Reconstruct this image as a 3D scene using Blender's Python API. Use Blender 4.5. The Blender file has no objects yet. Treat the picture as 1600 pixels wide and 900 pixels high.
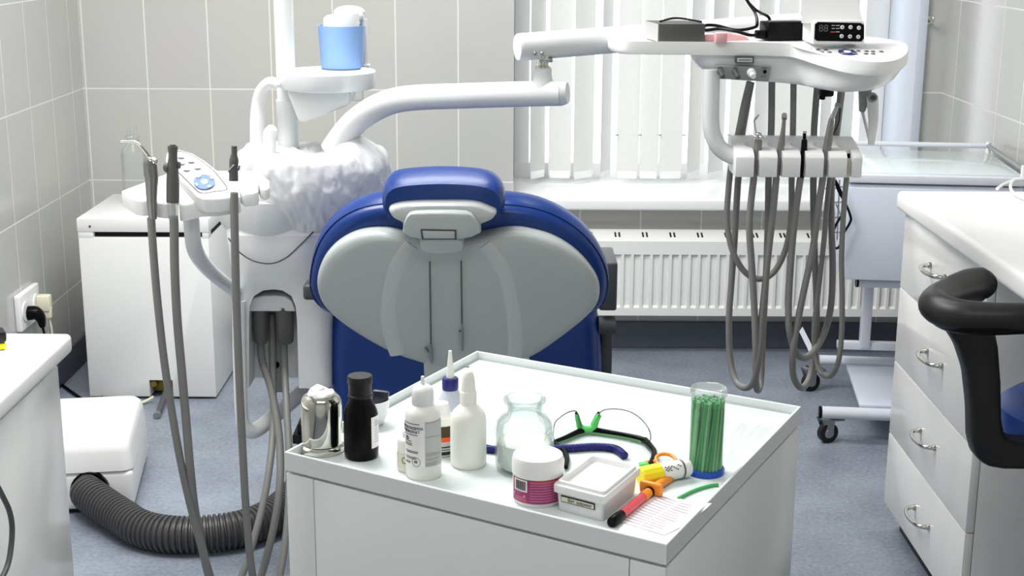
import bpy, bmesh, math, random
from mathutils import Vector, Matrix, Euler
random.seed(7)
S = bpy.context.scene
COL = S.collection
V = Vector
PI = math.pi

# ------------------------------------------------------------------ camera
FPX, CAMH, PITCH, ROLL = 2200.0, 1.49, math.radians(14.28), math.radians(0.3)
cam_data = bpy.data.cameras.new('camera')
cam_data.sensor_width = 36.0
cam_data.lens = 36.0 * FPX / 1600.0
cam_data.clip_start = 0.05
cam = bpy.data.objects.new('camera', cam_data)
COL.objects.link(cam)
CAMR = Matrix.Rotation(PI / 2 - PITCH, 3, 'X') @ Matrix.Rotation(ROLL, 3, 'Z')
cam.matrix_world = Matrix.Translation((0, 0, CAMH)) @ CAMR.to_4x4()
S.camera = cam

# ------------------------------------------------------------------ world, lamps, exposure
S.view_settings.view_transform = 'Standard'
S.view_settings.look = 'None'
S.view_settings.exposure = 0.22
S.view_settings.gamma = 1.0
S.view_settings.use_curve_mapping = False
WORLD_STRENGTH = 1.9
LAMP_POWER = 40.0
w = bpy.data.worlds.new('overcast_daylight')
S.world = w
w.use_nodes = True
bg = w.node_tree.nodes['Background']
bg.inputs['Color'].default_value = (0.95, 0.975, 1.0, 1)
bg.inputs['Strength'].default_value = WORLD_STRENGTH


def area(name, loc, sx, sy, power, rot=(0, 0, 0), color=(1, 0.995, 0.985)):
    l = bpy.data.lights.new(name, 'AREA')
    l.shape = 'RECTANGLE'
    l.size, l.size_y, l.energy, l.color = sx, sy, power, color
    o = bpy.data.objects.new(name, l)
    o.location, o.rotation_euler = loc, rot
    COL.objects.link(o)
    return o


area('ceiling_lamp_light', (-0.15, 3.6, 2.70), 1.5, 0.5, LAMP_POWER * 0.85)
area('ceiling_lamp_light', (-0.85, 2.6, 2.70), 1.1, 0.6, LAMP_POWER * 1.15)
area('ceiling_lamp_light', (-0.1, 0.5, 2.70), 1.5, 0.5, LAMP_POWER * 0.42)


# ------------------------------------------------------------------ pixel helpers (photo frame 1600x900 -> world points)
def ray(x, y):
    return CAMR @ V(((x - 800) / FPX, -(y - 450) / FPX, -1.0))


def P(x, y, Y):
    d = ray(x, y)
    return V((0, 0, CAMH)) + d * (Y / d.y)


def Zp(x, y, z):
    d = ray(x, y)
    return V((0, 0, CAMH)) + d * ((z - CAMH) / d.z)


def Xp(x, y, X):
    d = ray(x, y)
    return V((0, 0, CAMH)) + d * (X / d.x)


def T(x, y, a, b):            # ray against the leaning plane Y = a + b*z
    d = ray(x, y)
    t = (a + b * CAMH) / (d.y - b * d.z)
    return V((0, 0, CAMH)) + d * t


def pm(px, p):                # metres spanned by px pixels at world point p
    zc = p.y * math.cos(PITCH) + (CAMH - p.z) * math.sin(PITCH)
    return px * zc / FPX


# ------------------------------------------------------------------ materials
def lin(c):
    c = c / 255.0
    return c / 12.92 if c <= 0.04045 else ((c + 0.055) / 1.055) ** 2.4


def rgb(r, g, b):
    return (lin(r), lin(g), lin(b), 1)


def mat(name, c, rough=0.4, metal=0.0, var=0.04, scale=18.0, bump=0.0, spec=0.5, trans=0.0, ior=1.45, coat=0.0, sheen=0.0):
    m = bpy.data.materials.new(name)
    m.use_nodes = True
    nt = m.node_tree
    b = nt.nodes['Principled BSDF']
    col = rgb(*c)
    tc = nt.nodes.new('ShaderNodeTexCoord')
    nz = nt.nodes.new('ShaderNodeTexNoise')
    nz.inputs['Scale'].default_value = scale
    nz.inputs['Detail'].default_value = 3
    nt.links.new(tc.outputs['Object'], nz.inputs['Vector'])
    mx = nt.nodes.new('ShaderNodeMix')
    mx.data_type = 'RGBA'
    mx.inputs['A'].default_value = tuple(min(1, x * (1 - var)) for x in col[:3]) + (1,)
    mx.inputs['B'].default_value = tuple(min(1, x * (1 + var)) for x in col[:3]) + (1,)
    nt.links.new(nz.outputs['Fac'], mx.inputs['Factor'])
    nt.links.new(mx.outputs['Result'], b.inputs['Base Color'])
    b.inputs['Roughness'].default_value = rough
    b.inputs['Metallic'].default_value = metal
    b.inputs['Specular IOR Level'].default_value = spec
    b.inputs['Transmission Weight'].default_value = trans
    b.inputs['IOR'].default_value = ior
    b.inputs['Coat Weight'].default_value = coat
    if bump:
        bp = nt.nodes.new('ShaderNodeBump')
        bp.inputs['Strength'].default_value = bump
        bp.inputs['Distance'].default_value = 0.004
        nt.links.new(nz.outputs['Fac'], bp.inputs['Height'])
        nt.links.new(bp.outputs['Normal'], b.inputs['Normal'])
    return m


def tile_mat(name, axis, off_u, off_v, tile, grout, tw=0.2185, th=0.3268):
    m = bpy.data.materials.new(name)
    m.use_nodes = True
    nt = m.node_tree
    N, L = nt.nodes, nt.links
    b = N['Principled BSDF']
    g = N.new('ShaderNodeNewGeometry')
    sp = N.new('ShaderNodeSeparateXYZ')
    L.new(g.outputs['Position'], sp.inputs[0])
    cb = N.new('ShaderNodeCombineXYZ')
    a1 = N.new('ShaderNodeMath'); a1.operation = 'SUBTRACT'; a1.inputs[1].default_value = off_u
    a2 = N.new('ShaderNodeMath'); a2.operation = 'SUBTRACT'; a2.inputs[1].default_value = off_v
    L.new(sp.outputs[axis], a1.inputs[0]); L.new(sp.outputs['Z'], a2.inputs[0])
    L.new(a1.outputs[0], cb.inputs[0]); L.new(a2.outputs[0], cb.inputs[1])
    br = N.new('ShaderNodeTexBrick')
    br.offset = 0; br.squash = 1
    br.inputs['Scale'].default_value = 1
    br.inputs['Brick Width'].default_value = tw
    br.inputs['Row Height'].default_value = th
    br.inputs['Mortar Size'].default_value = 0.0028
    br.inputs['Mortar Smooth'].default_value = 0.3
    br.inputs['Bias'].default_value = 0
    br.inputs['Color1'].default_value = rgb(*tile)
    br.inputs['Color2'].default_value = rgb(*[x - 3 for x in tile])
    br.inputs['Mortar'].default_value = rgb(*grout)
    L.new(cb.outputs[0], br.inputs['Vector'])
    nz = N.new('ShaderNodeTexNoise'); nz.inputs['Scale'].default_value = 3
    mx = N.new('ShaderNodeMix'); mx.data_type = 'RGBA'; mx.blend_type = 'MULTIPLY'
    mx.inputs['Factor'].default_value = 0.10
    L.new(g.outputs['Position'], nz.inputs['Vector'])
    L.new(br.outputs['Color'], mx.inputs['A']); L.new(nz.outputs['Color'], mx.inputs['B'])
    L.new(mx.outputs['Result'], b.inputs['Base Color'])
    mr = N.new('ShaderNodeMapRange')
    mr.inputs['To Min'].default_value = 0.16; mr.inputs['To Max'].default_value = 0.6
    L.new(br.outputs['Fac'], mr.inputs['Value']); L.new(mr.outputs[0], b.inputs['Roughness'])
    bp = N.new('ShaderNodeBump'); bp.invert = True
    bp.inputs['Strength'].default_value = 0.4; bp.inputs['Distance'].default_value = 0.001
    L.new(br.outputs['Fac'], bp.inputs['Height']); L.new(bp.outputs['Normal'], b.inputs['Normal'])
    return m


def floor_mat():
    m = bpy.data.materials.new('speckled_blue_grey_linoleum')
    m.use_nodes = True
    N, L = m.node_tree.nodes, m.node_tree.links
    b = N['Principled BSDF']
    g = N.new('ShaderNodeNewGeometry')
    n1 = N.new('ShaderNodeTexNoise'); n1.inputs['Scale'].default_value = 5; n1.inputs['Detail'].default_value = 6
    n2 = N.new('ShaderNodeTexNoise'); n2.inputs['Scale'].default_value = 90; n2.inputs['Detail'].default_value = 3
    for n in (n1, n2):
        L.new(g.outputs['Position'], n.inputs['Vector'])
    ad = N.new('ShaderNodeMath'); ad.operation = 'ADD'
    L.new(n1.outputs['Fac'], ad.inputs[0]); L.new(n2.outputs['Fac'], ad.inputs[1])
    cr = N.new('ShaderNodeValToRGB')
    cr.color_ramp.elements[0].position = 0.38; cr.color_ramp.elements[0].color = rgb(116, 124, 137)
    cr.color_ramp.elements[1].position = 0.62; cr.color_ramp.elements[1].color = rgb(146, 154, 166)
    hv = N.new('ShaderNodeMath'); hv.operation = 'MULTIPLY'; hv.inputs[1].default_value = 0.5
    L.new(ad.outputs[0], hv.inputs[0]); L.new(hv.outputs[0], cr.inputs['Fac'])
    L.new(cr.outputs['Color'], b.inputs['Base Color'])
    b.inputs['Roughness'].default_value = 0.42
    return m


def slat_mat():
    m = bpy.data.materials.new('translucent_blind_fabric')
    m.use_nodes = True
    N, L = m.node_tree.nodes, m.node_tree.links
    b = N['Principled BSDF']
    out = N['Material Output']
    tc = N.new('ShaderNodeTexCoord')
    nz = N.new('ShaderNodeTexNoise'); nz.inputs['Scale'].default_value = 60
    L.new(tc.outputs['Object'], nz.inputs['Vector'])
    cr = N.new('ShaderNodeValToRGB')
    cr.color_ramp.elements[0].color = rgb(230, 230, 228); cr.color_ramp.elements[1].color = rgb(243, 243, 241)
    L.new(nz.outputs['Fac'], cr.inputs['Fac']); L.new(cr.outputs['Color'], b.inputs['Base Color'])
    b.inputs['Roughness'].default_value = 0.6
    tr = N.new('ShaderNodeBsdfTranslucent'); tr.inputs['Color'].default_value = rgb(243, 243, 240)
    mx = N.new('ShaderNodeMixShader'); mx.inputs[0].default_value = 0.42
    L.new(b.outputs[0], mx.inputs[1]); L.new(tr.outputs[0], mx.inputs[2]); L.new(mx.outputs[0], out.inputs['Surface'])
    return m


def clear_mat(name, tint=(250, 252, 252), mixf=0.14, rough=0.03, cap=0.45, haze=0.0):
    """thin clear plastic or glass: mostly see-through, with a fresnel gloss"""
    m = bpy.data.materials.new(name)
    m.use_nodes = True
    N, L = m.node_tree.nodes, m.node_tree.links
    out = N['Material Output']
    N.remove(N['Principled BSDF'])
    tr = N.new('ShaderNodeBsdfTransparent')
    gl = N.new('ShaderNodeBsdfGlossy'); gl.inputs['Roughness'].default_value = rough
    nz = N.new('ShaderNodeTexNoise'); nz.inputs['Scale'].default_value = 25
    cr = N.new('ShaderNodeValToRGB')
    cr.color_ramp.elements[0].color = rgb(*tint); cr.color_ramp.elements[1].color = rgb(*[min(255, t + 3) for t in tint])
    L.new(nz.outputs['Fac'], cr.inputs['Fac']); L.new(cr.outputs['Color'], tr.inputs['Color'])
    lw = N.new('ShaderNodeLayerWeight'); lw.inputs['Blend'].default_value = mixf
    mx = N.new('ShaderNodeMixShader')
    mu = N.new('ShaderNodeMath'); mu.operation = 'MULTIPLY'; mu.inputs[1].default_value = cap
    L.new(lw.outputs['Fresnel'], mu.inputs[0]); L.new(mu.outputs[0], mx.inputs[0])
    if haze:
        df = N.new('ShaderNodeBsdfDiffuse'); df.inputs['Color'].default_value = rgb(240, 243, 242)
        m0 = N.new('ShaderNodeMixShader'); m0.inputs[0].default_value = haze
        L.new(tr.outputs[0], m0.inputs[1]); L.new(df.outputs[0], m0.inputs[2]); tr = m0
    L.new(tr.outputs[0], mx.inputs[1]); L.new(gl.outputs[0], mx.inputs[2])
    L.new(mx.outputs[0], out.inputs['Surface'])
    return m


def bag_mat():
    m = mat('thin_white_plastic_film', (244, 245, 246), 0.22, var=0.02, bump=0.12, scale=26)
    N, L = m.node_tree.nodes, m.node_tree.links
    b, out = N['Principled BSDF'], N['Material Output']
    tr = N.new('ShaderNodeBsdfTranslucent'); tr.inputs['Color'].default_value = rgb(240, 243, 248)
    tp = N.new('ShaderNodeBsdfTransparent')
    m1 = N.new('ShaderNodeMixShader'); m1.inputs[0].default_value = 0.25
    m2 = N.new('ShaderNodeMixShader'); m2.inputs[0].default_value = 0.05
    L.new(b.outputs[0], m1.inputs[1]); L.new(tr.outputs[0], m1.inputs[2])
    L.new(m1.outputs[0], m2.inputs[1]); L.new(tp.outputs[0], m2.inputs[2]); L.new(m2.outputs[0], out.inputs['Surface'])
    return m


WHITE = mat('white_enamel', (236, 237, 235), 0.28, var=0.015)
WPLAST = mat('white_plastic', (236, 237, 236), 0.32, var=0.015)
WORKTOP = mat('white_laminate_worktop', (246, 246, 243), 0.3, var=0.01)
FRONTS = mat('gloss_white_drawer_front', (243, 243, 240), 0.14, var=0.012)
CARTW = mat('cart_white_metal', (228, 233, 233), 0.22, var=0.015)
UNITW = mat('dental_unit_off_white', (224, 227, 228), 0.22, var=0.012)
SHELL = mat('pale_grey_chair_shell', (186, 192, 191), 0.18, var=0.012)
SHELL2 = mat('pale_grey_shell_ridge', (200, 204, 203), 0.18, var=0.012)
BLUE = mat('blue_upholstery', (16, 54, 124), 0.30, var=0.06, scale=120, bump=0.06)
DKGREY = mat('dark_grey_plastic', (74, 77, 80), 0.45, var=0.05)
HOSE = mat('grey_silicone_hose', (128, 128, 125), 0.45, var=0.05)
HOSED = mat('dark_grey_handpiece', (88, 88, 86), 0.4, var=0.05)
BLACK = mat('black_plastic', (9, 9, 10), 0.28, var=0.1, spec=0.14)
BLACKR = mat('black_rubber', (25, 25, 26), 0.42, var=0.1, spec=0.4)
CHROME = mat('polished_steel', (205, 204, 196), 0.07, metal=1.0, var=0.03)
STEEL = mat('brushed_steel', (170, 171, 172), 0.28, metal=1.0, var=0.04)
GUNMETAL = mat('gunmetal_handpiece', (132, 132, 131), 0.3, metal=0.6, var=0.05)
TROL = mat('pale_blue_enamel', (208, 214, 227), 0.25, var=0.015)
TROLT = mat('pale_blue_tube', (218, 221, 230), 0.22, var=0.02)
REVEAL = mat('daylight_tinted_plaster', (214, 220, 232), 0.6, var=0.01)  # blue cast of the window daylight is put into this plaster colour
PLASTER = mat('white_plaster', (238, 238, 234), 0.7, var=0.02, bump=0.05)
PVC = mat('white_pvc', (242, 243, 243), 0.25, var=0.01)
RAD = mat('radiator_enamel', (236, 237, 233), 0.3, var=0.012)
CUPB = mat('sky_blue_cup_plastic', (136, 172, 224), 0.35, var=0.03)
NAVY = mat('navy_plastic', (34, 34, 112), 0.35, var=0.06)
NAVYD = mat('dark_navy_film', (32, 33, 52), 0.3, var=0.08)
PAPER = mat('white_paper', (244, 243, 242), 0.7, var=0.015)
INK = mat('grey_print', (92, 92, 92), 0.6, var=0.1)
INKD = mat('black_print', (36, 36, 36), 0.6, var=0.1)
INKL = mat('pale_grey_label', (196, 198, 195), 0.5, var=0.05, scale=60)
INKP = mat('pale_pink_print', (196, 180, 190), 0.6, var=0.05)
MAGENTA = mat('magenta_label', (158, 58, 108), 0.4, var=0.12, scale=40)
MAGL = mat('pink_print', (206, 120, 160), 0.4, var=0.1)
MAGR = mat('red_print', (186, 68, 84), 0.4, var=0.1)
CREAM = mat('cream_plastic', (226, 222, 198), 0.4, var=0.04)
ORANGE = mat('orange_plastic', (248, 148, 48), 0.3, var=0.04)
ORANGER = mat('orange_red_print', (236, 92, 34), 0.4, var=0.04)
PINKRED = mat('coral_barrel', (236, 86, 98), 0.25, var=0.04)
YELLOW = mat('yellow_cap_plastic', (248, 232, 38), 0.35, var=0.04)
GREENS = mat('green_stick_plastic', (74, 170, 100), 0.35, var=0.12, scale=60)
GREENL = mat('light_green_stick_plastic', (140, 206, 152), 0.35, var=0.1, scale=60)
GREENF = mat('bright_green_rubber', (96, 208, 104), 0.35, var=0.05)
GREEND = mat('muted_green_plastic', (104, 160, 108), 0.3, var=0.05)
BLUEC = mat('blue_cap_plastic', (36, 84, 190), 0.3, var=0.04)
PINK = mat('pale_pink_plastic', (226, 172, 176), 0.35, var=0.03)
PANELG = mat('grey_panel', (146, 149, 148), 0.4, var=0.04)
BUTTON = mat('grey_button', (158, 160, 158), 0.45, var=0.06)
BADGE = mat('blue_key', (72, 112, 178), 0.4, var=0.05)
PUMP = mat('pump_white_plastic', (238, 238, 236), 0.3, var=0.012)
CORR = mat('charcoal_corrugated_hose', (66, 66, 68), 0.4, var=0.08)
BRASS = mat('brass_fitting', (150, 130, 62), 0.35, metal=0.8, var=0.1)
VOID = mat('dark_recess', (14, 13, 10), 0.8, var=0.1)
COTTON = mat('cotton_wool', (248, 248, 248), 0.95, var=0.02, bump=0.6, scale=60)
POWDER = mat('white_powder', (240, 240, 236), 0.9, var=0.02, bump=0.3, scale=70)
MILKY = mat('milky_bottle_plastic', (240, 240, 234), 0.35, var=0.012)
TRANSL = mat('translucent_bottle_plastic', (206, 212, 224), 0.3, var=0.02)
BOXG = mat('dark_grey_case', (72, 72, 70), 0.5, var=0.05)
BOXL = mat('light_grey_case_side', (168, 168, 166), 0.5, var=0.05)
DIGIT = mat('grey_display_digits', (96, 96, 98), 0.4, var=0.1)
KRAFT = mat('cream_paper_label', (222, 220, 200), 0.6, var=0.05)
DARKLAB = mat('brown_label_print', (70, 56, 30), 0.5, var=0.1)
SKIRT = mat('dark_vinyl_skirting', (92, 97, 108), 0.5, var=0.05)
GLASS = clear_mat('window_glass', mixf=0.08)
CLEAR = clear_mat('clear_plastic', (248, 250, 250), 0.22, cap=0.5, haze=0.05)
CLEARH = clear_mat('hazy_clear_plastic', (246, 249, 248), 0.25, cap=0.5, haze=0.18)
JARG = clear_mat('jar_glass', (248, 251, 250), 0.25, cap=0.5, haze=0.015)
LENS = clear_mat('clear_lens_plastic', (244, 249, 246), 0.10)
TOPGL = mat('frosted_glass_sheet', (222, 230, 229), 0.06, var=0.01)
TROLGL = mat('trolley_glass_sheet', (216, 226, 228), 0.07, var=0.02)
BAG = bag_mat()
SLAT = slat_mat()

# ------------------------------------------------------------------ mesh helpers
ORIG = {}


def crom(pts, k=6, closed=False):
    pts = [V(p) for p in pts]
    n = len(pts)
    if n < 3:
        return pts
    out = []
    rng = range(n) if closed else range(n - 1)
    for i in rng:
        if closed:
            p0, p1, p2, p3 = pts[(i - 1) % n], pts[i], pts[(i + 1) % n], pts[(i + 2) % n]
        else:
            p0, p1, p2, p3 = pts[max(i - 1, 0)], pts[i], pts[i + 1], pts[min(i + 2, n - 1)]
        for j in range(k):
            t = j / k
            out.append(0.5 * ((2 * p1) + (p2 - p0) * t + (2 * p0 - 5 * p1 + 4 * p2 - p3) * t * t + (3 * p1 - p0 - 3 * p2 + p3) * t ** 3))
    if not closed:
        out.append(pts[-1])
    return out


class MB:
    def __init__(s):
        s.bm = bmesh.new()

    def faces_from(s, rings, cap0=True, cap1=True, loop=True):
        vs = [[s.bm.verts.new(p) for p in r] for r in rings]
        n = len(vs[0])
        for a, b in zip(vs[:-1], vs[1:]):
            for i in range(n if loop else n - 1):
                j = (i + 1) % n
                s.bm.faces.new((a[i], a[j], b[j], b[i]))
        if cap0:
            s.bm.faces.new(list(reversed(vs[0])))
        if cap1:
            s.bm.faces.new(vs[-1])
        return s

    def box(s, c, d, rot=0.0, bev=0.0, seg=2, mx=None):
        """box centred at c, size d, rotated about z (or by the matrix mx)"""
        t = bmesh.new()
        bmesh.ops.create_cube(t, size=1.0)
        for v in t.verts:
            v.co = V((v.co.x * d[0], v.co.y * d[1], v.co.z * d[2]))
        if bev:
            bmesh.ops.bevel(t, geom=t.edges[:], offset=bev, segments=seg, affect='EDGES', profile=0.5)
        M = Matrix.Translation(c) @ (mx.to_4x4() if mx is not None else Matrix.Rotation(rot, 4, 'Z'))
        bmesh.ops.transform(t, matrix=M, verts=t.verts)
        return s.add(t)

    def add(s, t, M=None):
        if M is not None:
            bmesh.ops.transform(t, matrix=M, verts=t.verts)
        me = bpy.data.meshes.new('tmp')
        t.to_mesh(me); t.free()
        s.bm.from_mesh(me)
        bpy.data.meshes.remove(me)
        return s

    def tube(s, pts, r, n=12, smooth=6, closed=False, flat=1.0, cap=True, up=None):
        pts = crom(pts, smooth, closed) if smooth else [V(p) for p in pts]
        m = len(pts)
        rr = r if isinstance(r, (list, tuple)) else [r, r]
        tang = []
        for i in range(m):
            a = pts[(i - 1) % m] if (closed or i > 0) else pts[0]
            b = pts[(i + 1) % m] if (closed or i < m - 1) else pts[-1]
            tang.append((b - a).normalized())
        u = V(up) if up else (V((0, 0, 1)) if abs(tang[0].z) < 0.9 else V((1, 0, 0)))
        u = (u - tang[0] * u.dot(tang[0])).normalized()
        rings = []
        for i in range(m):
            t = tang[i]
            u = (u - t * u.dot(t)).normalized()
            w_ = t.cross(u)
            f = i / max(1, m - 1) * (len(rr) - 1)
            k = min(int(f), len(rr) - 2)
            rad = rr[k] + (rr[k + 1] - rr[k]) * (f - k)
            rings.append([pts[i] + (u * math.cos(2 * PI * j / n) + w_ * math.sin(2 * PI * j / n) * flat) * rad for j in range(n)])
        if closed:
            rings.append(rings[0])
            vs = [[s.bm.verts.new(p) for p in r_] for r_ in rings[:-1]]
            for a in range(m):
                A, B = vs[a], vs[(a + 1) % m]
                for i in range(n):
                    j = (i + 1) % n
                    s.bm.faces.new((A[i], A[j], B[j], B[i]))
            return s
        return s.faces_from(rings, cap, cap)

    def lathe(s, prof, c, n=36, M=None, cap0=True, cap1=True, a0=0.0, a1=2 * PI):
        full = abs(a1 - a0 - 2 * PI) < 1e-6
        steps = n if full else n + 1
        rings = []
        for r, z in prof:
            ring = []
            for i in range(steps):
                a = a0 + (a1 - a0) * i / n
                p = V((max(r, 1e-5) * math.cos(a), max(r, 1e-5) * math.sin(a), z))
                ring.append((M @ p if M is not None else p) + V(c))
            rings.append(ring)
        if full:
            return s.faces_from(rings, cap0, cap1)
        return s.faces_from(rings, False, False, loop=False)

    def prism(s, pts, vec, bev=0.0, seg=2):
        t = bmesh.new()
        lo = [t.verts.new(p) for p in pts]
        hi = [t.verts.new(V(p) + V(vec)) for p in pts]
        n = len(pts)
        t.faces.new(lo); t.faces.new(list(reversed(hi)))
        for i in range(n):
            j = (i + 1) % n
            t.faces.new((lo[j], lo[i], hi[i], hi[j]))
        bmesh.ops.recalc_face_normals(t, faces=t.faces)
        if bev:
            bmesh.ops.bevel(t, geom=t.edges[:], offset=bev, segments=seg, affect='EDGES', profile=0.5, clamp_overlap=True)
        return s.add(t)

    def ball(s, c, r, sc=(1, 1, 1), u=16, v=10, rot=None):
        t = bmesh.new()
        bmesh.ops.create_uvsphere(t, u_segments=u, v_segments=v, radius=r)
        M = Matrix.Translation(c) @ (rot.to_4x4() if rot is not None else Matrix.Identity(4)) @ Matrix.Diagonal((*sc, 1))
        return s.add(t, M)

    def text(s, body, size, M, extrude=0.0002, bend=None):
        cu = bpy.data.curves.new('t', 'FONT')
        cu.body, cu.size, cu.extrude = body, size, extrude
        cu.align_x, cu.align_y = 'LEFT', 'CENTER'
        o = bpy.data.objects.new('t', cu)
        COL.objects.link(o)
        dg = bpy.context.evaluated_depsgraph_get()
        me = bpy.data.meshes.new_from_object(o.evaluated_get(dg))
        t = bmesh.new(); t.from_mesh(me)
        bpy.data.objects.remove(o); bpy.data.curves.remove(cu); bpy.data.meshes.remove(me)
        if bend:
            for v in t.verts:
                v.co = bend(v.co)
            return s.add(t)
        return s.add(t, M)

    def build(s, name, m, parent=None, origin=None, angle=38, noise=0.0, sc=20.0):
        bm = s.bm
        bmesh.ops.remove_doubles(bm, verts=bm.verts, dist=1e-6)
        bmesh.ops.recalc_face_normals(bm, faces=bm.faces)
        if parent is not None:
            og = ORIG[parent]
        elif origin is not None:
            og = V(origin)
        else:
            xs = [v.co for v in bm.verts]
            og = V(((min(p.x for p in xs) + max(p.x for p in xs)) / 2, (min(p.y for p in xs) + max(p.y for p in xs)) / 2, min(p.z for p in xs)))
        for v in bm.verts:
            v.co -= og
        th = math.radians(angle)
        for f in bm.faces:
            f.smooth = True
        for e in bm.edges:
            e.smooth = not (len(e.link_faces) == 2 and e.calc_face_angle(0) > th)
        me = bpy.data.meshes.new(name)
        bm.to_mesh(me); bm.free()
        me.materials.append(m)
        o = bpy.data.objects.new(name, me)
        COL.objects.link(o)
        if parent is not None:
            o.parent = parent
        else:
            o.location = og
        ORIG[o] = og
        return o


def thing(name, label, cat, loc, group=None):
    o = bpy.data.objects.new(name, None)
    o.empty_display_size = 0.05
    COL.objects.link(o)
    o.location = loc
    ORIG[o] = V(loc)
    o['label'], o['category'] = label, cat
    if group:
        o['group'] = group
    return o


def tag(o, label, cat, group=None):
    o['label'], o['category'] = label, cat
    if group:
        o['group'] = group
    return o


def struct(o):
    o['kind'] = 'structure'
    return o


def lab(o, label):
    o['label'] = label
    return o


def boolean(mb, cutters):
    def mk(b):
        me = bpy.data.meshes.new('b')
        bmesh.ops.recalc_face_normals(b.bm, faces=b.bm.faces)
        b.bm.to_mesh(me); b.bm.free()
        o = bpy.data.objects.new('b', me); COL.objects.link(o)
        return o
    base = mk(mb)
    cs = [mk(c) for c in cutters]
    for c in cs:
        md = base.modifiers.new('x', 'BOOLEAN'); md.operation = 'DIFFERENCE'; md.object = c; md.solver = 'EXACT'
    dg = bpy.context.evaluated_depsgraph_get()
    me = bpy.data.meshes.new_from_object(base.evaluated_get(dg))
    r = MB(); r.bm.from_mesh(me)
    for o in cs + [base]:
        bpy.data.objects.remove(o)
    return r


def cylbend(c, r, face, z0):
    """wrap flat text (x right, y up) round a vertical cylinder; face = angle the text starts at, seen from outside"""
    def f(co):
        a = face + co.x / r
        rr = r + co.z
        return V((c[0] + rr * math.cos(a), c[1] + rr * math.sin(a), c[2] + z0 + co.y))
    return f


# ------------------------------------------------------------------ setting
XL, XR, YB, ZC, YF = -1.515, 1.510, 4.98, 2.75, -1.3
WX0, WX1, WZ0, WZ1, DEEP = 0.003, 1.405, 0.53, 2.3, 0.45
TB = tile_mat('grey_wall_tile_back', 'X', P(231.7, 140, YB).x, 0.287, (199, 199, 195), (232, 232, 227))
TL = tile_mat('grey_wall_tile_left', 'Y', Xp(48, 172, XL).y, 0.287, (199, 199, 195), (232, 232, 227))
TR = tile_mat('grey_wall_tile_right', 'Y', YB - 0.14, 0.287, (199, 199, 195), (232, 232, 227))
b = MB(); b.box((0, 1.9, -0.05), (3.6, 7.4, 0.1)); struct(b.build('floor', floor_mat()))
b = MB(); b.box((0, 1.9, ZC + 0.05), (3.6, 7.4, 0.1)); struct(b.build('ceiling', PLASTER))
b = MB(); b.box((XL - 0.05, 1.9, ZC / 2), (0.1, 7.4, ZC)); struct(b.build('wall_left', TL))
b = MB(); b.box((XR + 0.05, 1.9, ZC / 2), (0.1, 7.4, ZC)); struct(b.build('wall_right', TR))
b = MB(); b.box((0, YF - 0.05, ZC / 2), (3.6, 0.1, ZC)); struct(b.build('wall_front', PLASTER))
b = MB()
yc = YB + DEEP / 2
b.box(((XL - 0.1 + WX0) / 2, yc, ZC / 2), (WX0 - XL + 0.1, DEEP, ZC))
b.box(((WX1 + 0.03 + XR + 0.1) / 2, yc, ZC / 2), (XR + 0.1 - WX1 - 0.03, DEEP, ZC))
b.box(((WX0 + WX1 + 0.03) / 2, yc, WZ0 / 2), (WX1 + 0.03 - WX0, DEEP, WZ0))
b.box(((WX0 + WX1 + 0.03) / 2, yc, (WZ1 + ZC) / 2), (WX1 + 0.03 - WX0, DEEP, ZC - WZ1))
struct(b.build('wall_back', TB))
b = MB(); b.box((WX1 + 0.016, YB + DEEP / 2 - 0.012, (WZ0 + WZ1) / 2), (0.032, DEEP + 0.02, WZ1 - WZ0), bev=0.003)
struct(b.build('trim_1', REVEAL))
b = MB(); b.box((0, YB - 0.006, 0.05), (XR - XL - 0.004, 0.012, 0.1), bev=0.004); struct(b.build('baseboard_back', SKIRT))
b = MB(); b.box((XL + 0.006, 2.0, 0.05), (0.012, 5.9, 0.1), bev=0.004); struct(b.build('baseboard_left', SKIRT))
b = MB(); b.box((XR - 0.006, 2.0, 0.05), (0.012, 5.9, 0.1), bev=0.004); struct(b.build('baseboard_right', SKIRT))

# window with frame, pane and sill
YW = YB + DEEP - 0.06
wf = MB()
mid = (WX0 + WX1) / 2
for x in (WX0 + 0.03, WX1 - 0.045, mid):
    wf.box((x, YW, (WZ0 + WZ1) / 2 + 0.03), (0.06 if x < 1 else 0.09, 0.06, WZ1 - WZ0 - 0.06), bev=0.006)
for z in (WZ0 + 0.065, WZ1 - 0.03):
    wf.box((mid, YW, z), (WX1 - WX0, 0.066, 0.064), bev=0.006)
win = struct(wf.build('window_1', PVC))
b = MB(); b.box((mid, YW, (WZ0 + WZ1) / 2 + 0.03), (WX1 - WX0 - 0.06, 0.008, WZ1 - WZ0 - 0.1)); b.build('window_pane', GLASS, win)
b = MB(); b.box(((WX0 + WX1) / 2 - 0.008, (4.90 + YW) / 2, 0.548), (WX1 - WX0 + 0.02, YW - 4.90, 0.040), bev=0.008, seg=3)
b.build('window_sill', PVC, win)

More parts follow.
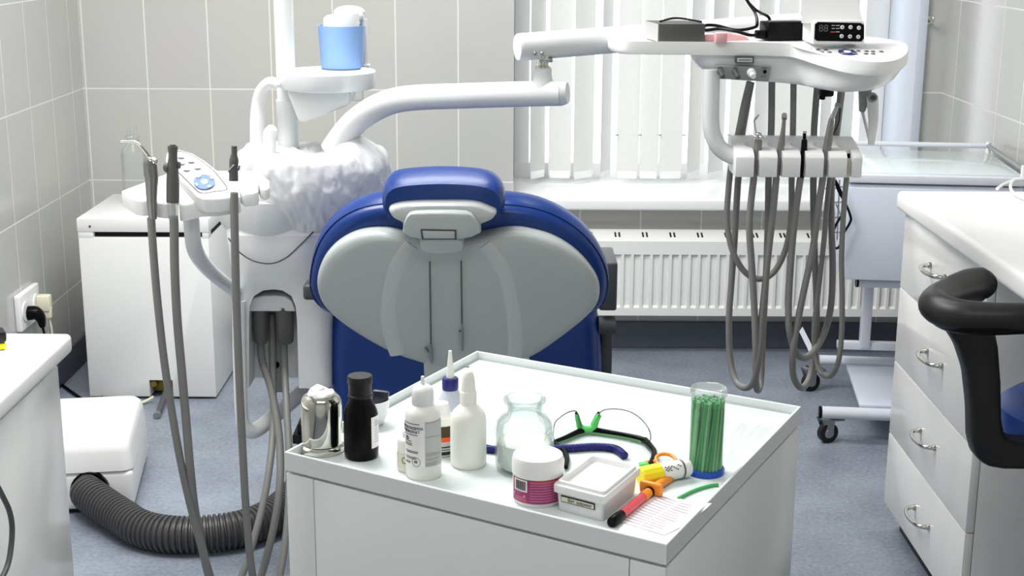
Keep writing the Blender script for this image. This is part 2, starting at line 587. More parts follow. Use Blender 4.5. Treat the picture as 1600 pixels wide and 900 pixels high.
# vertical blind: every slat a part
YS = YB + 0.22
blind = thing('vertical_blind', 'white vertical slat blind hanging in front of the bright window', 'blind', ((WX0 + WX1) / 2, YS, 0.6))
b = MB(); b.box(((WX0 + WX1) / 2, YS, 2.22), (WX1 - WX0 - 0.06, 0.045, 0.04), bev=0.005); b.build('head_rail', PVC, blind)
px_edges = [824, 857, 894, 931, 964, 1000, 1031, 1069, 1103, 1139, 1173, 1208, 1241, 1274, 1306, 1338]
angs = [48, -4, 36, 60, -6, -9, 4, 50, 44, -3, 40, 2, 6, 50, 40]
for i in range(len(px_edges) - 1):
    x0 = P(px_edges[i], 180, YS).x; x1 = P(px_edges[i + 1], 180, YS).x
    a = math.radians(angs[i]); cx = (x0 + x1) / 2; wd = (x1 - x0) * (0.955 if abs(angs[i]) < 15 else 1.06)
    b = MB()
    b.box((cx, YS, (0.60 + 2.2) / 2), (wd, 0.0012, 2.2 - 0.60), rot=a)
    sl = b.build('slat', SLAT, blind)
    b = MB(); b.box((cx, YS, 0.605), (wd * 0.9, 0.003, 0.028), rot=a, bev=0.001); b.build('bottom_weight', PVC, sl)
b = MB()
for x in px_edges[4:-1]:
    p = P(x, 211, YS - 0.012); b.box(p, (0.012, 0.003, 0.004))
b.build('bead_chain', PANELG, blind)

# radiator
RX0, RX1, RY, RZ0, RZ1 = 0.02, 1.405, 4.855, 0.155, 0.425
rad = thing('radiator', 'white panel radiator with pressed vertical channels under the window sill', 'radiator', ((RX0 + RX1) / 2, 4.9, RZ0))
b = MB()
xs = [RX0]
pitch = 0.0338
nch = int((RX1 - RX0 - 0.05) / pitch)
xo = RX0 + (RX1 - RX0 - nch * pitch) / 2
for i in range(nch):
    a = xo + i * pitch
    xs += [a + 0.005, a + 0.009, a + 0.026, a + 0.030]
xs.append(RX1)
zs = [RZ0, RZ0 + 0.028, RZ0 + 0.036, RZ1 - 0.052, RZ1 - 0.046, RZ1]
rec = lambda i, j: 0.010 if (0 < i < len(xs) - 1 and (i - 1) % 4 in (1, 2) and 2 <= j <= 3) else 0.0
grid = [[b.bm.verts.new((x, RY + rec(i, j), z)) for j, z in enumerate(zs)] for i, x in enumerate(xs)]
for i in range(len(xs) - 1):
    for j in range(len(zs) - 1):
        b.bm.faces.new((grid[i][j], grid[i + 1][j], grid[i + 1][j + 1], grid[i][j + 1]))
b.build('front_panel', RAD, rad, angle=20)
b = MB(); b.box(((RX0 + RX1) / 2, 4.915, (RZ0 + RZ1) / 2 + 0.004), (RX1 - RX0, 0.09, RZ1 - RZ0 - 0.02), bev=0.004); b.build('rear_panel', RAD, rad)
tilt = Matrix.Rotation(math.radians(14), 3, 'X')
gr = MB(); gr.box(((RX0 + RX1) / 2, 4.905, RZ1 + 0.010), (RX1 - RX0 + 0.004, 0.10, 0.008), mx=tilt, bev=0.002)
grille = gr.build('top_grille', RAD, rad)
nsl = int((RX1 - RX0 - 0.1) / 0.098)
for i in range(nsl):
    for dx in (-0.007, 0.007):
        x = RX0 + 0.06 + i * 0.098 + dx
        b = MB(); b.box((x, 4.905, RZ1 + 0.0148), (0.006, 0.036, 0.002), mx=tilt); b.build('vent_slot', VOID, grille)
b = MB(); b.tube([(RX1 - 0.02, 4.90, 0.19), (RX1 + 0.035, 4.90, 0.19), (RX1 + 0.05, 4.90, 0.1), (RX1 + 0.05, 4.90, 0.0)], 0.010, smooth=4); b.build('feed_pipe', RAD, rad)

# chrome wall hook
p = P(1449, 32, YB - 0.004)
hk = thing('wall_hook', 'small chrome hook on the tiles beside the window reveal', 'hook', p)
b = MB(); b.box(p, (0.026, 0.008, 0.03), bev=0.003); b.build('plate', CHROME, hk)
b = MB(); b.tube([p + V((0.004, 0, 0)), p + V((0.006, -0.03, -0.006)), p + V((0.008, -0.042, 0.006)), p + V((0.008, -0.036, 0.018))], 0.005, smooth=4); b.build('prong', CHROME, hk)

# ------------------------------------------------------------------ white floor cabinet by the left wall
cab = thing('floor_cabinet', 'white metal floor cabinet with dark vent slot in the back left corner', 'cabinet', (-1.17, 4.5, 0))
cx0, cx1, cy0, cy1, cz1 = -1.375, -0.962, 4.36, 4.78, 0.60
b = MB()
slot_z0, slot_z1 = 0.538, 0.556
b.box(((cx0 + cx1) / 2, (cy0 + cy1) / 2, (0.008 + slot_z0) / 2), (cx1 - cx0, cy1 - cy0, slot_z0 - 0.008), bev=0.003)
c1 = MB(); c1.box((-1.14, cy0, 0.02), (0.076, 0.16, 0.09))
body = boolean(b, [c1])
cbody = body.build('body', WHITE, cab)
b = MB(); b.box(((cx0 + cx1) / 2 + 0.002, (cy0 + cy1) / 2 + 0.004, 0.547), (cx1 - cx0 - 0.012, cy1 - cy0 - 0.03, 0.022)); b.build('vent_slot', VOID, cab)
b = MB(); b.box((cx0 + 0.024, cy0 + 0.02, 0.547), (0.048, 0.04, 0.02), bev=0.001); b.build('slot_end', WHITE, cab)
b = MB(); b.box((cx1 - 0.01, cy0 + 0.02, 0.547), (0.02, 0.04, 0.02), bev=0.001); b.build('slot_end', WHITE, cab)
b = MB(); b.box(((cx0 + cx1) / 2, (cy0 + cy1) / 2, 0.578), (cx1 - cx0 + 0.004, cy1 - cy0 + 0.004, 0.044), bev=0.003)
top = b.build('top_cover', WHITE, cab)
b = MB(); b.tube([(-1.335, cy0 - 0.001, 0.575), (-1.335, cy0 - 0.005, 0.575)], 0.0035, smooth=0); b.build('screw', DKGREY, top)
b = MB(); b.tube([(-1.115, cy0 + 0.001, 0.105), (-1.115, cy0 - 0.002, 0.105)], 0.0035, smooth=0); b.build('screw', DKGREY, cab)
b = MB(); b.box((-1.14, cy0 + 0.06, 0.035), (0.07, 0.03, 0.045), bev=0.004); b.tube([(-1.165, cy0 + 0.04, 0.05), (-1.165, cy0 + 0.005, 0.05)], 0.01, smooth=0); b.build('pipe_fitting', BRASS, cab)
b = MB(); q = Zp(246, 647, 0.012); b.tube([(-1.12, cy0 + 0.03, 0.035), (-1.122, cy0 - 0.02, 0.03), q + V((0, 0.03, 0.004)), q], 0.009, smooth=5); b.build('drain_tube', DKGREY, cab)
b = MB(); b.tube([q + V((0, 0.004, 0)), q + V((0, -0.016, 0))], 0.0105, smooth=0); b.build('tube_ferrule', STEEL, cab)

# clear bottle on that cabinet
q = Zp(212, 306, 0.6); q.y = 4.62; q = V((P(212, 300, 4.62).x, 4.62, 0.6015))
btl = thing('bottle', 'empty clear plastic bottle standing on the white floor cabinet', 'bottle', q)
hz = P(212, 198, 4.62).z - 0.6
b = MB()
rb = 0.041
b.lathe([(rb * 0.9, 0), (rb, 0.006), (rb, hz * 0.62), (rb * 0.9, hz * 0.70), (rb * 0.45, hz * 0.78), (rb * 0.42, hz * 0.82)], q, cap1=False)
b.build('body', CLEAR, btl)
b = MB()
for z in (0.80, 0.85):
    b.lathe([(rb * 0.47, hz * z), (rb * 0.62, hz * (z + 0.01)), (rb * 0.62, hz * (z + 0.025)), (rb * 0.47, hz * (z + 0.035))], q, cap0=False, cap1=False)
b.build('neck_thread', CLEAR, btl)
b = MB()
for dx in (-0.011, 0.011):
    b.tube([q + V((dx, 0, hz * 0.82)), q + V((dx, 0, hz * 1.0))], 0.006, smooth=0)
b.build('inlet_pipes', CLEAR, btl)

# socket and plugs on the left wall
sq = lambda x, y: Xp(x, y, XL)
A, Bq, Cq, Dq = sq(21, 474), sq(51, 447), sq(52, 487), sq(25, 512)
so = thing('wall_socket', 'white double wall socket on the left tiled wall', 'socket', (XL + 0.01, (A.y + Bq.y) / 2, (A.z + Dq.z) / 2))
sc = V((XL + 0.01, (A.y + Bq.y) / 2, (A.z + Cq.z) / 2))
b = MB(); b.box(sc, (0.02, abs(Bq.y - A.y), 0.115), bev=0.006, seg=3); sp_ = b.build('face_plate', WPLAST, so)
for dy in (-0.05, 0.05):
    b = MB(); b.tube([sc + V((0.008, dy, 0)), sc + V((0.014, dy, 0))], 0.03, n=24, smooth=0); b.build('outlet_ring', WPLAST, so)
pl = thing('plug', 'black power plug in the near half of the wall socket', 'plug', sc + V((0.02, -0.02, 0)))
p0 = sc + V((0.014, -0.035, -0.01))
b = MB(); b.tube([p0, p0 + V((0.022, 0, 0)), p0 + V((0.036, 0, -0.016)), p0 + V((0.040, 0, -0.045))], [0.023, 0.022, 0.016, 0.008], n=14, smooth=4); b.build('plug_body', BLACK, pl)
b = MB(); b.tube([p0 + V((0.040, 0, -0.043)), p0 + V((0.043, 0.01, -0.10)), p0 + V((0.03, 0.05, -0.25)), V((XL + 0.05, p0.y + 0.06, 0.008))], 0.004, n=8); b.build('cord', BLACK, pl)
pl = thing('plug', 'cream plug in the far half of the wall socket', 'plug', sc + V((0.02, 0.06, 0)))
p1 = sc + V((0.014, 0.055, -0.005))
b = MB(); b.box(p1 + V((0.02, 0, 0.005)), (0.04, 0.036, 0.05), bev=0.005); b.box(p1 + V((0.030, 0, -0.025)), (0.022, 0.024, 0.04), bev=0.005); b.build('plug_body', CREAM, pl)
b = MB(); b.tube([p1 + V((0.03, 0, -0.04)), p1 + V((0.034, 0.01, -0.1)), p1 + V((0.02, 0.04, -0.26)), V((XL + 0.04, p1.y + 0.02, 0.008))], 0.0035, n=8); b.build('cord', CREAM, pl)

# ------------------------------------------------------------------ left counter
lz = 0.75
lwx, lwy = -0.826, 2.548
b = MB(); b.box(((XL + lwx) / 2 + 0.004, (lwy + 1.55) / 2, lz - 0.019), (lwx - XL - 0.012, lwy - 1.55, 0.038), bev=0.010, seg=4)
tag(b.build('worktop', WORKTOP), 'white rounded worktop of the counter along the left wall', 'worktop')
lc = thing('base_cabinet', 'white gloss base cabinet under the left worktop', 'cabinet', (-1.15, 2.05, 0))
b = MB(); b.box(((XL - 0.862) / 2 + 0.004, (2.505 + 1.56) / 2, 0.39), (-0.862 - XL - 0.012, 2.505 - 1.56, 0.64), bev=0.002); b.build('body', FRONTS, lc)
b = MB(); b.box((-0.853, 2.505 - 0.24, 0.38), (0.018, 0.474, 0.64), bev=0.002); b.build('door', FRONTS, lc)
b = MB(); b.box((-0.853, 2.505 - 0.715, 0.38), (0.018, 0.47, 0.64), bev=0.002); b.build('door', FRONTS, lc)
b = MB(); b.box((-1.17, 2.03, 0.036), (0.56, 0.9, 0.07)); b.build('plinth', PANELG, lc)

q = Zp(-14, 545, lz + 0.001)
ct = thing('container', 'black and yellow container at the left edge on the worktop', 'container', q)
rm = Matrix.Rotation(math.radians(28), 3, 'Z')
b = MB(); b.box(q + V((0, 0.0, 0.006)), (0.05, 0.036, 0.012), rot=math.radians(28), bev=0.004); b.build('base', YELLOW, ct)
b = MB(); b.box(q + V((0, 0.002, 0.023)), (0.052, 0.038, 0.022), rot=math.radians(28), bev=0.006); b.build('lid', BLACKR, ct)
b = MB()
b.tube([Xp(-12, 745, -0.80), Xp(4, 775, -0.80), Xp(15, 800, -0.80), Xp(19, 830, -0.80), Xp(14, 875, -0.80), Xp(2, 905, -0.80), Xp(-25, 950, -0.80)], 0.0045, n=10)
tag(b.build('cable', DKGREY), 'dark grey cable looping in front of the left cabinet door', 'cable')

# ------------------------------------------------------------------ pump box and its hose on the floor
pr = math.radians(9)
pc0 = Zp(211, 799, 0)
u = V((math.cos(pr), math.sin(pr), 0)); v_ = V((-math.sin(pr), math.cos(pr), 0))
PW, PD = 0.31, 0.40
pc = pc0 - u * PW / 2 + v_ * PD / 2
pump = thing('suction_pump', 'white plastic suction pump box on the floor below the left worktop', 'pump', pc)
mz = Matrix.Rotation(pr, 3, 'Z')
b = MB(); b.box(pc + V((0, 0, 0.063)), (PW, PD, 0.102), rot=pr, bev=0.014, seg=4); b.build('housing', PUMP, pump)
rings = []
for z, ins in ((0.116, -0.002), (0.165, 0.003), (0.185, 0.008), (0.195, 0.017), (0.199, 0.036)):
    ring = []
    hw, hd = PW / 2 - ins, PD / 2 - ins
    rc = 0.03
    for sx, sy, a0 in ((1, 1, 0), (-1, 1, PI / 2), (-1, -1, PI), (1, -1, 1.5 * PI)):
        for k in range(6):
            a = a0 + k / 5 * PI / 2
            ring.append(pc + mz @ V((sx * (hw - rc) + rc * math.cos(a), sy * (hd - rc) + rc * math.sin(a), z)))
    rings.append(ring)
b = MB(); b.faces_from(rings); lid = b.build('lid', PUMP, pump)
b = MB(); b.box(pc + mz @ V((0.02, -0.05, 0.2)), (0.075, 0.02, 0.006), rot=pr, bev=0.003); b.build('latch', PUMP, lid)
b = MB(); b.box(pc + V((0, 0, 0.007)), (PW - 0.02, PD - 0.03, 0.014), rot=pr, bev=0.003); b.build('base_plate', BLACKR, pump)
hp = pc + mz @ V((0.045, -PD / 2, 0.068))
b = MB(); b.tube([hp + V((0, 0.01, 0)), hp + v_ * -0.008], 0.050, n=28, smooth=0); b.build('hose_port', BLACK, pump)

hpath = crom([hp, hp + v_ * -0.03 + V((0.004, 0, -0.003)), Zp(188, 806, 0.052), Zp(222, 826, 0.047), Zp(270, 835, 0.047), Zp(330, 833, 0.047), Zp(390, 822, 0.047), Zp(440, 795, 0.047), Zp(480, 745, 0.047), V((-0.58, 4.1, 0.047))], 24)
L_ = [0]
for a, c in zip(hpath[:-1], hpath[1:]):
    L_.append(L_[-1] + (c - a).length)
step = 0.0026
fine, k = [], 0
for i in range(int(L_[-1] / step)):
    d = i * step
    while L_[k + 1] < d:
        k += 1
    t = (d - L_[k]) / (L_[k + 1] - L_[k])
    fine.append(hpath[k].lerp(hpath[k + 1], t))
rad_ = [0.0465 if (i % 5) in (1, 2, 3) else 0.0405 for i in range(len(fine))]
b = MB(); b.tube(fine, rad_, n=20, smooth=0)
tag(b.build('corrugated_hose', CORR), 'thick dark grey corrugated hose lying on the floor from the pump box', 'hose')
b = MB(); b.tube([Zp(95, 600, 0.006), Zp(120, 618, 0.006), Zp(145, 632, 0.006), Zp(160, 622, 0.006), Zp(150, 612, 0.006)], 0.005, n=8)
tag(b.build('cable', BLACK), 'black cable on the floor between the floor cabinet and the pump box', 'cable')
b = MB(); b.tube([Zp(240, 620, 0.02), Zp(225, 628, 0.008), Zp(200, 635, 0.006), Zp(215, 638, 0.006), Zp(222, 652, 0.006), Zp(215, 668, 0.006), Zp(230, 700, 0.006)], 0.005, n=8)
tag(b.build('cable', CREAM), 'cream cable on the floor from the cabinet fitting round the pump box', 'cable')

# ------------------------------------------------------------------ dental unit: column, bowl, pole, cup tray, lower arm
from mathutils import noise as MN
unit = thing('dental_unit', 'off-white dental unit column with bowl, pole and cup tray left of the blue chair', 'dental unit', (-0.49, 3.1, 0))


def rrect(x0, x1, y0, y1, z, r=0.03, k=5):
    out = []
    for cx, cy, a0 in ((x1 - r, y1 - r, 0), (x0 + r, y1 - r, PI / 2), (x0 + r, y0 + r, PI), (x1 - r, y0 + r, 1.5 * PI)):
        for i in range(k + 1):
            a = a0 + i / k * PI / 2
            out.append(V((cx + r * math.cos(a), cy + r * math.sin(a), z)))
    return out


YU = 2.98
secs = [(606, 366, 517, 0, .022), (560, 365, 517, 0, .03), (500, 363, 517, 0, .035), (458, 361, 516, -.004, .04), (425, 357, 512, -.012, .05), (398, 352, 512, -.02, .06), (365, 348, 520, -.02, .06), (335, 352, 528, 0.01, .06)]
rings = []
for py, xl, xr, dy, r in secs:
    a, c = P(xl, py, YU), P(xr, py, YU)
    rings.append(rrect(a.x, c.x, YU + dy, YU + 0.30, a.z, r))
b = MB(); b.faces_from(rings)
r1 = P(388, 450, YU); r2 = P(466, 620, YU)
ct_ = MB()
outl = []
for px, py in ((389, 640), (389, 500), (390, 478), (397, 462), (412, 453), (428, 451), (442, 453), (456, 462), (462, 478), (464, 500), (468, 640)):
    q = P(px, py, YU); outl.append(V((q.x, YU - 0.08, q.z)))
ct_.prism(outl, (0, 0.155, 0))
colm = boolean(b, [ct_]).build('column', UNITW, unit, angle=30)
# hood above the hose recess, back plate, hole
outl = []
for px, py in ((388, 489), (388, 478), (394, 468), (408, 465), (428, 464), (445, 466), (455, 474), (460, 489)):
    q = P(px, py, YU); outl.append(V((q.x, YU + 0.012, q.z)))
b = MB(); b.prism(outl, (0, 0.06, 0), bev=0.003); b.build('recess_hood', UNITW, colm)
q = P(434, 566, YU + 0.085)
b = MB(); a, c = P(390, 606, YU + 0.1), P(468, 500, YU + 0.1)
b.box(((a.x + c.x) / 2 + 0.012, YU + 0.073, (a.z + c.z) / 2), (0.028, 0.012, c.z - a.z), bev=0.002); b.build('back_plate', PANELG, colm)
b = MB(); b.tube([V((q.x, YU + 0.068, q.z)), V((q.x, YU + 0.064, q.z))], pm(5, q), smooth=0, n=20); b.build('socket_hole', BLACK, colm)
for px0, px1 in ((395, 419), (430, 459)):
    m0 = P((px0 + px1) / 2, 486, YU + 0.032); m1 = P((px0 + px1) / 2 + 1, 536, YU + 0.032)
    b = MB(); rr = pm((px1 - px0) / 2, m0)
    b.tube([m0 + V((0, 0, 0.012)), m0, m1 + V((0, 0, 0.006)), m1], [rr, rr, rr * .95, rr * .72], n=20, smooth=0); b.build('suction_coupling', HOSED, unit)
# frame tube
fp = [P(373, 470, 2.975), P(374, 560, 2.97), P(377, 640, 2.965), P(381, 664, 2.97), P(393, 674, 2.985), P(410, 665, 3.02), P(440, 640, 3.09), P(475, 610, 3.16)]
b = MB(); b.tube(fp, [0.0145, 0.0145, 0.0145, 0.017, 0.0175, 0.018, 0.018], n=16); b.build('frame_tube', WPLAST, unit)
# seam arc on the column front
b = MB()
arc = [T(px, py, YU - 0.027, 0.0) for px, py in ((357, 372), (370, 390), (388, 404), (408, 411), (428, 411), (448, 402), (466, 386), (490, 362))]
b.tube(arc, 0.0016, n=8); b.build('panel_seam', DKGREY, unit)
# bowl and its base
cb = P(428, 350, 3.07)
b = MB()
zl = P(428, 400, 2.97).z
b.lathe([(0.02, zl - 0.012), (0.06, zl), (0.085, zl + 0.018), (0.11, zl + 0.045), (0.125, zl + 0.08), (0.128, zl + 0.12)], (cb.x, cb.y, 0), n=48)
b.build('bowl_base', UNITW, unit)
bc = P(490, 290, 3.07)
zt = P(490, 240, 3.07).z
b = MB()
b.lathe([(0.05, zt - 0.15), (0.075, zt - 0.135), (0.105, zt - 0.09), (0.118, zt - 0.05), (0.118, zt - 0.03), (0.112, zt - 0.028), (0.10, zt - 0.06), (0.06, zt - 0.10), (0.0, zt - 0.11)], (bc.x, bc.y, 0), n=48, cap1=False)
b.build('bowl', WPLAST, unit)
a, c = P(380, 232, 3.16), P(540, 345, 3.16)
b = MB(); b.box(((a.x + c.x) / 2, 3.20, (a.z + c.z) / 2 - 0.002), (c.x - a.x, 0.18, a.z - c.z), bev=0.03, seg=4); b.build('unit_head', UNITW, unit)
# spouts
b = MB(); sp = [P(402, 224, 3.12), P(402, 190, 3.12), P(404, 160, 3.12), P(410, 140, 3.11), P(421, 129, 3.10), P(431, 130, 3.09), P(433, 136, 3.09)]
b.tube(sp, [0.0165, 0.0165, 0.015, 0.0135, 0.012, 0.011, 0.009], n=16); b.build('rinse_spout', WPLAST, unit)
b = MB(); b.tube([P(420, 246, 3.05), P(421, 225, 3.05), P(422, 208, 3.05), P(426, 200, 3.045)], [0.0145, 0.0145, 0.0145, 0.010], n=16); b.ball(P(423, 207, 3.05), 0.0148); b.build('bowl_spout', WPLAST, unit)
# pole
pp = P(448, 160, 3.15)
b = MB(); b.lathe([(pm(16.5, pp), P(448, 230, 3.15).z), (pm(16.5, pp), P(448, 156, 3.15).z)], (pp.x, pp.y, 0), n=28); b.build('pole_sleeve', UNITW, unit)
b = MB(); b.lathe([(pm(15, pp), P(448, 158, 3.15).z), (pm(15, pp), 1.9)], (pp.x, pp.y, 0), n=28); b.build('pole', UNITW, unit)
# cup tray
tc0 = P(512, 118, 3.13)
tzt = tc0.z + 0.006
rt = pm(75, tc0)
b = MB()
b.lathe([(rt * 0.80, tzt - 0.036), (rt * 0.96, tzt - 0.033), (rt, tzt - 0.026), (rt, tzt + 0.003), (rt * 0.985, tzt + 0.005), (rt * 0.965, tzt + 0.003), (rt * 0.95, tzt)], (tc0.x, tc0.y, 0), n=56)
ctray = b.build('cup_tray', UNITW, unit)
b = MB()
outl = [P(px, py, 3.07) for px, py in ((446, 140), (546, 140), (546, 164), (480, 190), (466, 191))]
b.prism(outl, (0, 0.13, 0), bev=0.008); b.build('tray_bracket', UNITW, ctray)
b = MB(); q = P(558, 149, 3.08); b.box(q, (0.026, 0.02, 0.024), rot=0.3, bev=0.004); b.build('clip', CLEAR, ctray)
# cup filler behind the cup
fz = tzt
q = Zp(569, 107, fz)
b = MB()
b.box(q + V((0.0, 0.022, 0.004)), (0.022, 0.03, 0.008), bev=0.002)
b.tube([q + V((0, 0.02, 0)), q + V((-0.001, 0.02, 0.11))], 0.008, smooth=0, n=14)
hh = P(546, 19, q.y + 0.02)
b.ball(hh, 0.036, (1.0, 0.62, 0.42), u=24, v=14)
b.box(hh + V((0.0, 0, -0.008)), (0.066, 0.036, 0.022), bev=0.009, seg=3)
b.build('cup_filler', WPLAST, unit)
# lower arm and joint
b = MB(); b.tube([P(px, py, Y) for px, py, Y in ((520, 236, 3.06), (536, 212, 3.05), (556, 190, 3.03), (583, 171, 3.0), (614, 158, 2.97), (652, 152.5, 2.94), (720, 150, 2.9), (800, 147.5, 2.87), (878, 145.5, 2.84))], [0.029, 0.0285, 0.028, 0.0275, 0.027, 0.0265, 0.026, 0.0258, 0.0255], n=28, cap=True)
e0, e1 = P(878, 145.5, 2.84), P(887, 145.2, 2.837)
b.tube([e0, e1], [0.0255, 0.021], n=28, smooth=0)
arm = b.build('lower_arm', UNITW, unit)
jc = P(848, 145, 2.853)
z1, z2, z3 = P(848, 130, 2.853).z, P(848, 106, 2.853).z, P(848, 94, 2.853).z
b = MB(); b.lathe([(0.026, jc.z + 0.005), (0.021, z1), (0.0185, z1 + 0.012), (0.0175, z2)], (jc.x, jc.y, 0), n=32); b.build('arm_socket', UNITW, arm)
b = MB(); b.lathe([(0.0155, z2), (0.0155, z2 + 0.004), (0.012, z2 + 0.005), (0.012, z3 + 0.012)], (jc.x, jc.y, 0), n=28); b.build('swivel_pin', CHROME, arm)

# blue cup and its content
q = Zp(534, 108, tzt) + V((0, 0.012, 0.0008))
r0, r1_ = pm(33, q), pm(36.5, q)
hc = pm(66, q)
b = MB(); b.lathe([(r0 * .92, 0), (r0, 0.004), (r1_, hc), (r1_ - 0.002, hc), (r0 - 0.002, 0.004), (0, 0.004)], q, n=40, cap1=False)
tag(b.build('cup', CUPB), 'sky blue plastic cup standing on the round cup tray', 'cup')
b = MB()
rc = r0 * 0.86
prof = [(rc * .9, 0.0048), (rc, 0.008), (rc, hc + 0.012), (rc * .96, hc + 0.022), (rc * .8, hc + 0.027), (rc * .4, hc + 0.028), (0, hc + 0.028)]
b.lathe(prof, q, n=36, cap1=False)
for v in b.bm.verts:
    if v.co.z > q.z + hc + 0.008:
        v.co.z += (v.co.x - q.x) * 0.16
tag(b.build('tumbler', WPLAST), 'white rounded tumbler turned over inside the blue cup', 'tumbler')

# bag over the bowl
b = MB()
prof = [(0.0, zt - 0.004), (0.05, zt - 0.003), (0.09, zt + 0.0), (0.12, zt + 0.004), (0.145, zt + 0.003), (0.158, zt - 0.008), (0.163, zt - 0.028), (0.162, zt - 0.05), (0.158, zt - 0.072), (0.15, zt - 0.095), (0.14, zt - 0.115), (0.128, zt - 0.135), (0.112, zt - 0.152), (0.098, zt - 0.163), (0.092, zt - 0.168)]
fine_p = crom([V((r, 0, z)) for r, z in prof], 5)
armx = P(548, 214, 3.04)
n = 220
rings = []
for ip, pt in enumerate(fine_p):
    ring = []
    t = ip / len(fine_p)
    for i in range(n):
        a = 2 * PI * i / n
        r, z = pt.x, pt.z
        amp = min(1.0, r / 0.06)
        n1 = MN.noise(V((math.cos(a) * 2.2, math.sin(a) * 2.2, z * 14)))
        n2 = MN.noise(V((math.cos(a) * 7, math.sin(a) * 7, z * 30 + 5)))
        n3 = 1 - abs(MN.noise(V((math.cos(a) * 4 + r * 12, math.sin(a) * 4, z * 9 + 2)))) * 2
        xc, yc_ = math.cos(a) * r, math.sin(a) * r
        w1 = V((xc * 30, yc_ * 30, z * 26 + 3))
        n4 = 1 - 2 * abs(MN.noise(V((math.cos(a) * 4.5 + 3 * z, math.sin(a) * 4.5, z * 11 + r * 14))))
        n5 = 1 - 2 * abs(MN.noise(V((math.cos(a) * 10 + z * 14, math.sin(a) * 10 + n1, z * 17 + r * 20))))
        n6 = 1 - 2 * abs(MN.noise(V((math.cos(a) * 19 - z * 30, math.sin(a) * 19, z * 34 + r * 30))))
        rr = r + amp * (0.008 * n1 + 0.004 * n2 + 0.002 * n3 + 0.0058 * n4 + 0.0042 * n5 + 0.0022 * n6 - 0.005)
        p_ = V((bc.x + rr * math.cos(a), bc.y + rr * math.sin(a) * 0.88, z + amp * (0.004 * n2 + 0.003 * n1 + 0.003 * n4 + 0.002 * n5)))
        if t < 0.45:
            g = math.exp(-((p_.x - armx.x) ** 2 + (p_.y - 3.05) ** 2) / 0.0022)
            p_.z += 0.045 * g
            p_.z += 0.006 * MN.noise(V((p_.x * 28, p_.y * 28, 1)))
            g2 = math.exp(-((p_.x - P(400, 230, 3.1).x) ** 2 + (p_.y - 3.1) ** 2) / 0.003)
            p_.z += 0.01 * g2
        if t > 0.8:
            p_.z += 0.012 * n1 + 0.01 * math.sin(a * 5)
        ring.append(p_)
    rings.append(ring)
b.faces_from(rings, True, False)
tag(b.build('plastic_bag', BAG, angle=70), 'crinkled white plastic bag pulled over the bowl of the dental unit', 'bag')

# ------------------------------------------------------------------ assistant instrument holder on its own arm
ah = thing('assistant_holder', 'white instrument rest with a leaf shaped button panel on a grey arm', 'holder', (-0.62, 2.65, 0.6))
b = MB(); b.tube([P(298, 330, 2.66), P(300, 360, 2.66), P(304, 388, 2.68), P(316, 410, 2.73), P(338, 432, 2.82), P(368, 456, 2.99)], [0.0155, 0.0155, 0.016, 0.016, 0.0155, 0.0155], n=18, flat=0.9); b.build('support_arm', UNITW, ah)


def AH(px, py):              # sloping top plane of the rest
    return P(px, py, 2.585 + (335 - py) / 102 * 0.15)


def slab(outline, drop, bev=0.0028):
    b = MB(); b.prism([AH(*o) for o in outline], (0, 0.0, -drop), bev=bev, seg=3); return b


b = MB()
for outl, drop in (([(189, 298), (226, 284), (240, 284), (237, 300), (233.5, 313), (222, 314.5), (210, 312)], 0.030),
                   ([(240, 292), (262, 283), (270, 300), (275, 311), (274, 317), (258, 319), (244, 317), (240, 308)], 0.029),
                   ([(279, 296), (300, 290), (372, 290), (375, 303), (376, 307), (340, 313), (314, 314), (288, 321), (280, 320)], 0.032),
                   ([(226, 284), (262, 270), (290, 262), (340, 266), (403, 266), (421, 282), (403, 284), (372, 292), (300, 300), (279, 300), (240, 300)], 0.026),
                   ([(372, 284), (403, 274), (404, 299), (396, 302), (381, 303), (374, 296)], 0.026),
                   ([(400, 270), (421, 281), (421, 293), (414, 297), (406, 293), (403, 280)], 0.022)):
    b.add(slab(outl, drop).bm)
rest = b.build('rest', WPLAST, ah, angle=30)


def AP(px, py, lift=0.0):    # panel plane, a little above the rest
    return P(px, py, 2.575 + (322 - py) / 90 * 0.135) + V((0, -0.3 * lift, lift))


leaf = [(258, 249), (260, 238), (268, 233), (282, 233), (300, 238), (320, 250), (340, 266), (358, 284), (372, 302), (373, 307), (340, 311), (318, 311), (306, 306), (290, 288), (272, 268)]
b = MB(); b.prism([AP(*o) for o in leaf], (0, 0.012, -0.03), bev=0.005, seg=3)
pan = b.build('button_panel', WPLAST, ah)
b = MB()
inner = [(266, 247), (268, 240), (278, 237), (296, 241), (316, 253), (334, 268), (350, 284), (356, 297), (332, 302), (316, 303), (306, 297), (290, 280), (274, 262)]
inner = [(277, 238), (294, 241), (314, 252), (332, 266), (346, 282), (355, 297), (334, 301), (314, 303), (298, 289), (282, 273), (270, 259), (268, 246)]
b.tube([AP(x, y, 0.002) for x, y in inner], 0.0008, n=6, closed=True, smooth=3); b.build('outline', DKGREY, pan)
for px, py in ((283, 247), (299, 254), (284, 257), (309, 264), (292, 267)):
    b = MB(); q = AP(px, py, 0.001)
    b.ball(q, pm(5.5, q), (1, 0.6, 0.35)); b.build('button', BUTTON, pan)
q = AP(319.5, 286, 0.0008)
ex = (AP(324, 286) - AP(314, 286)).normalized(); ey = (AP(319, 281) - AP(319, 291)).normalized(); ez = ex.cross(ey)
Mq = Matrix((ex, ey, ez)).transposed()
ey_len = (AP(319, 276) - AP(319, 296)).length / 2
b = MB()
rr = pm(17, q)
b.lathe([(rr * 0.34, 0.001), (rr, 0.001), (rr, 0.0025), (rr * 0.34, 0.0025)], q, n=40, M=Mq, cap0=False, cap1=False); b.build('key_ring', BADGE, pan)
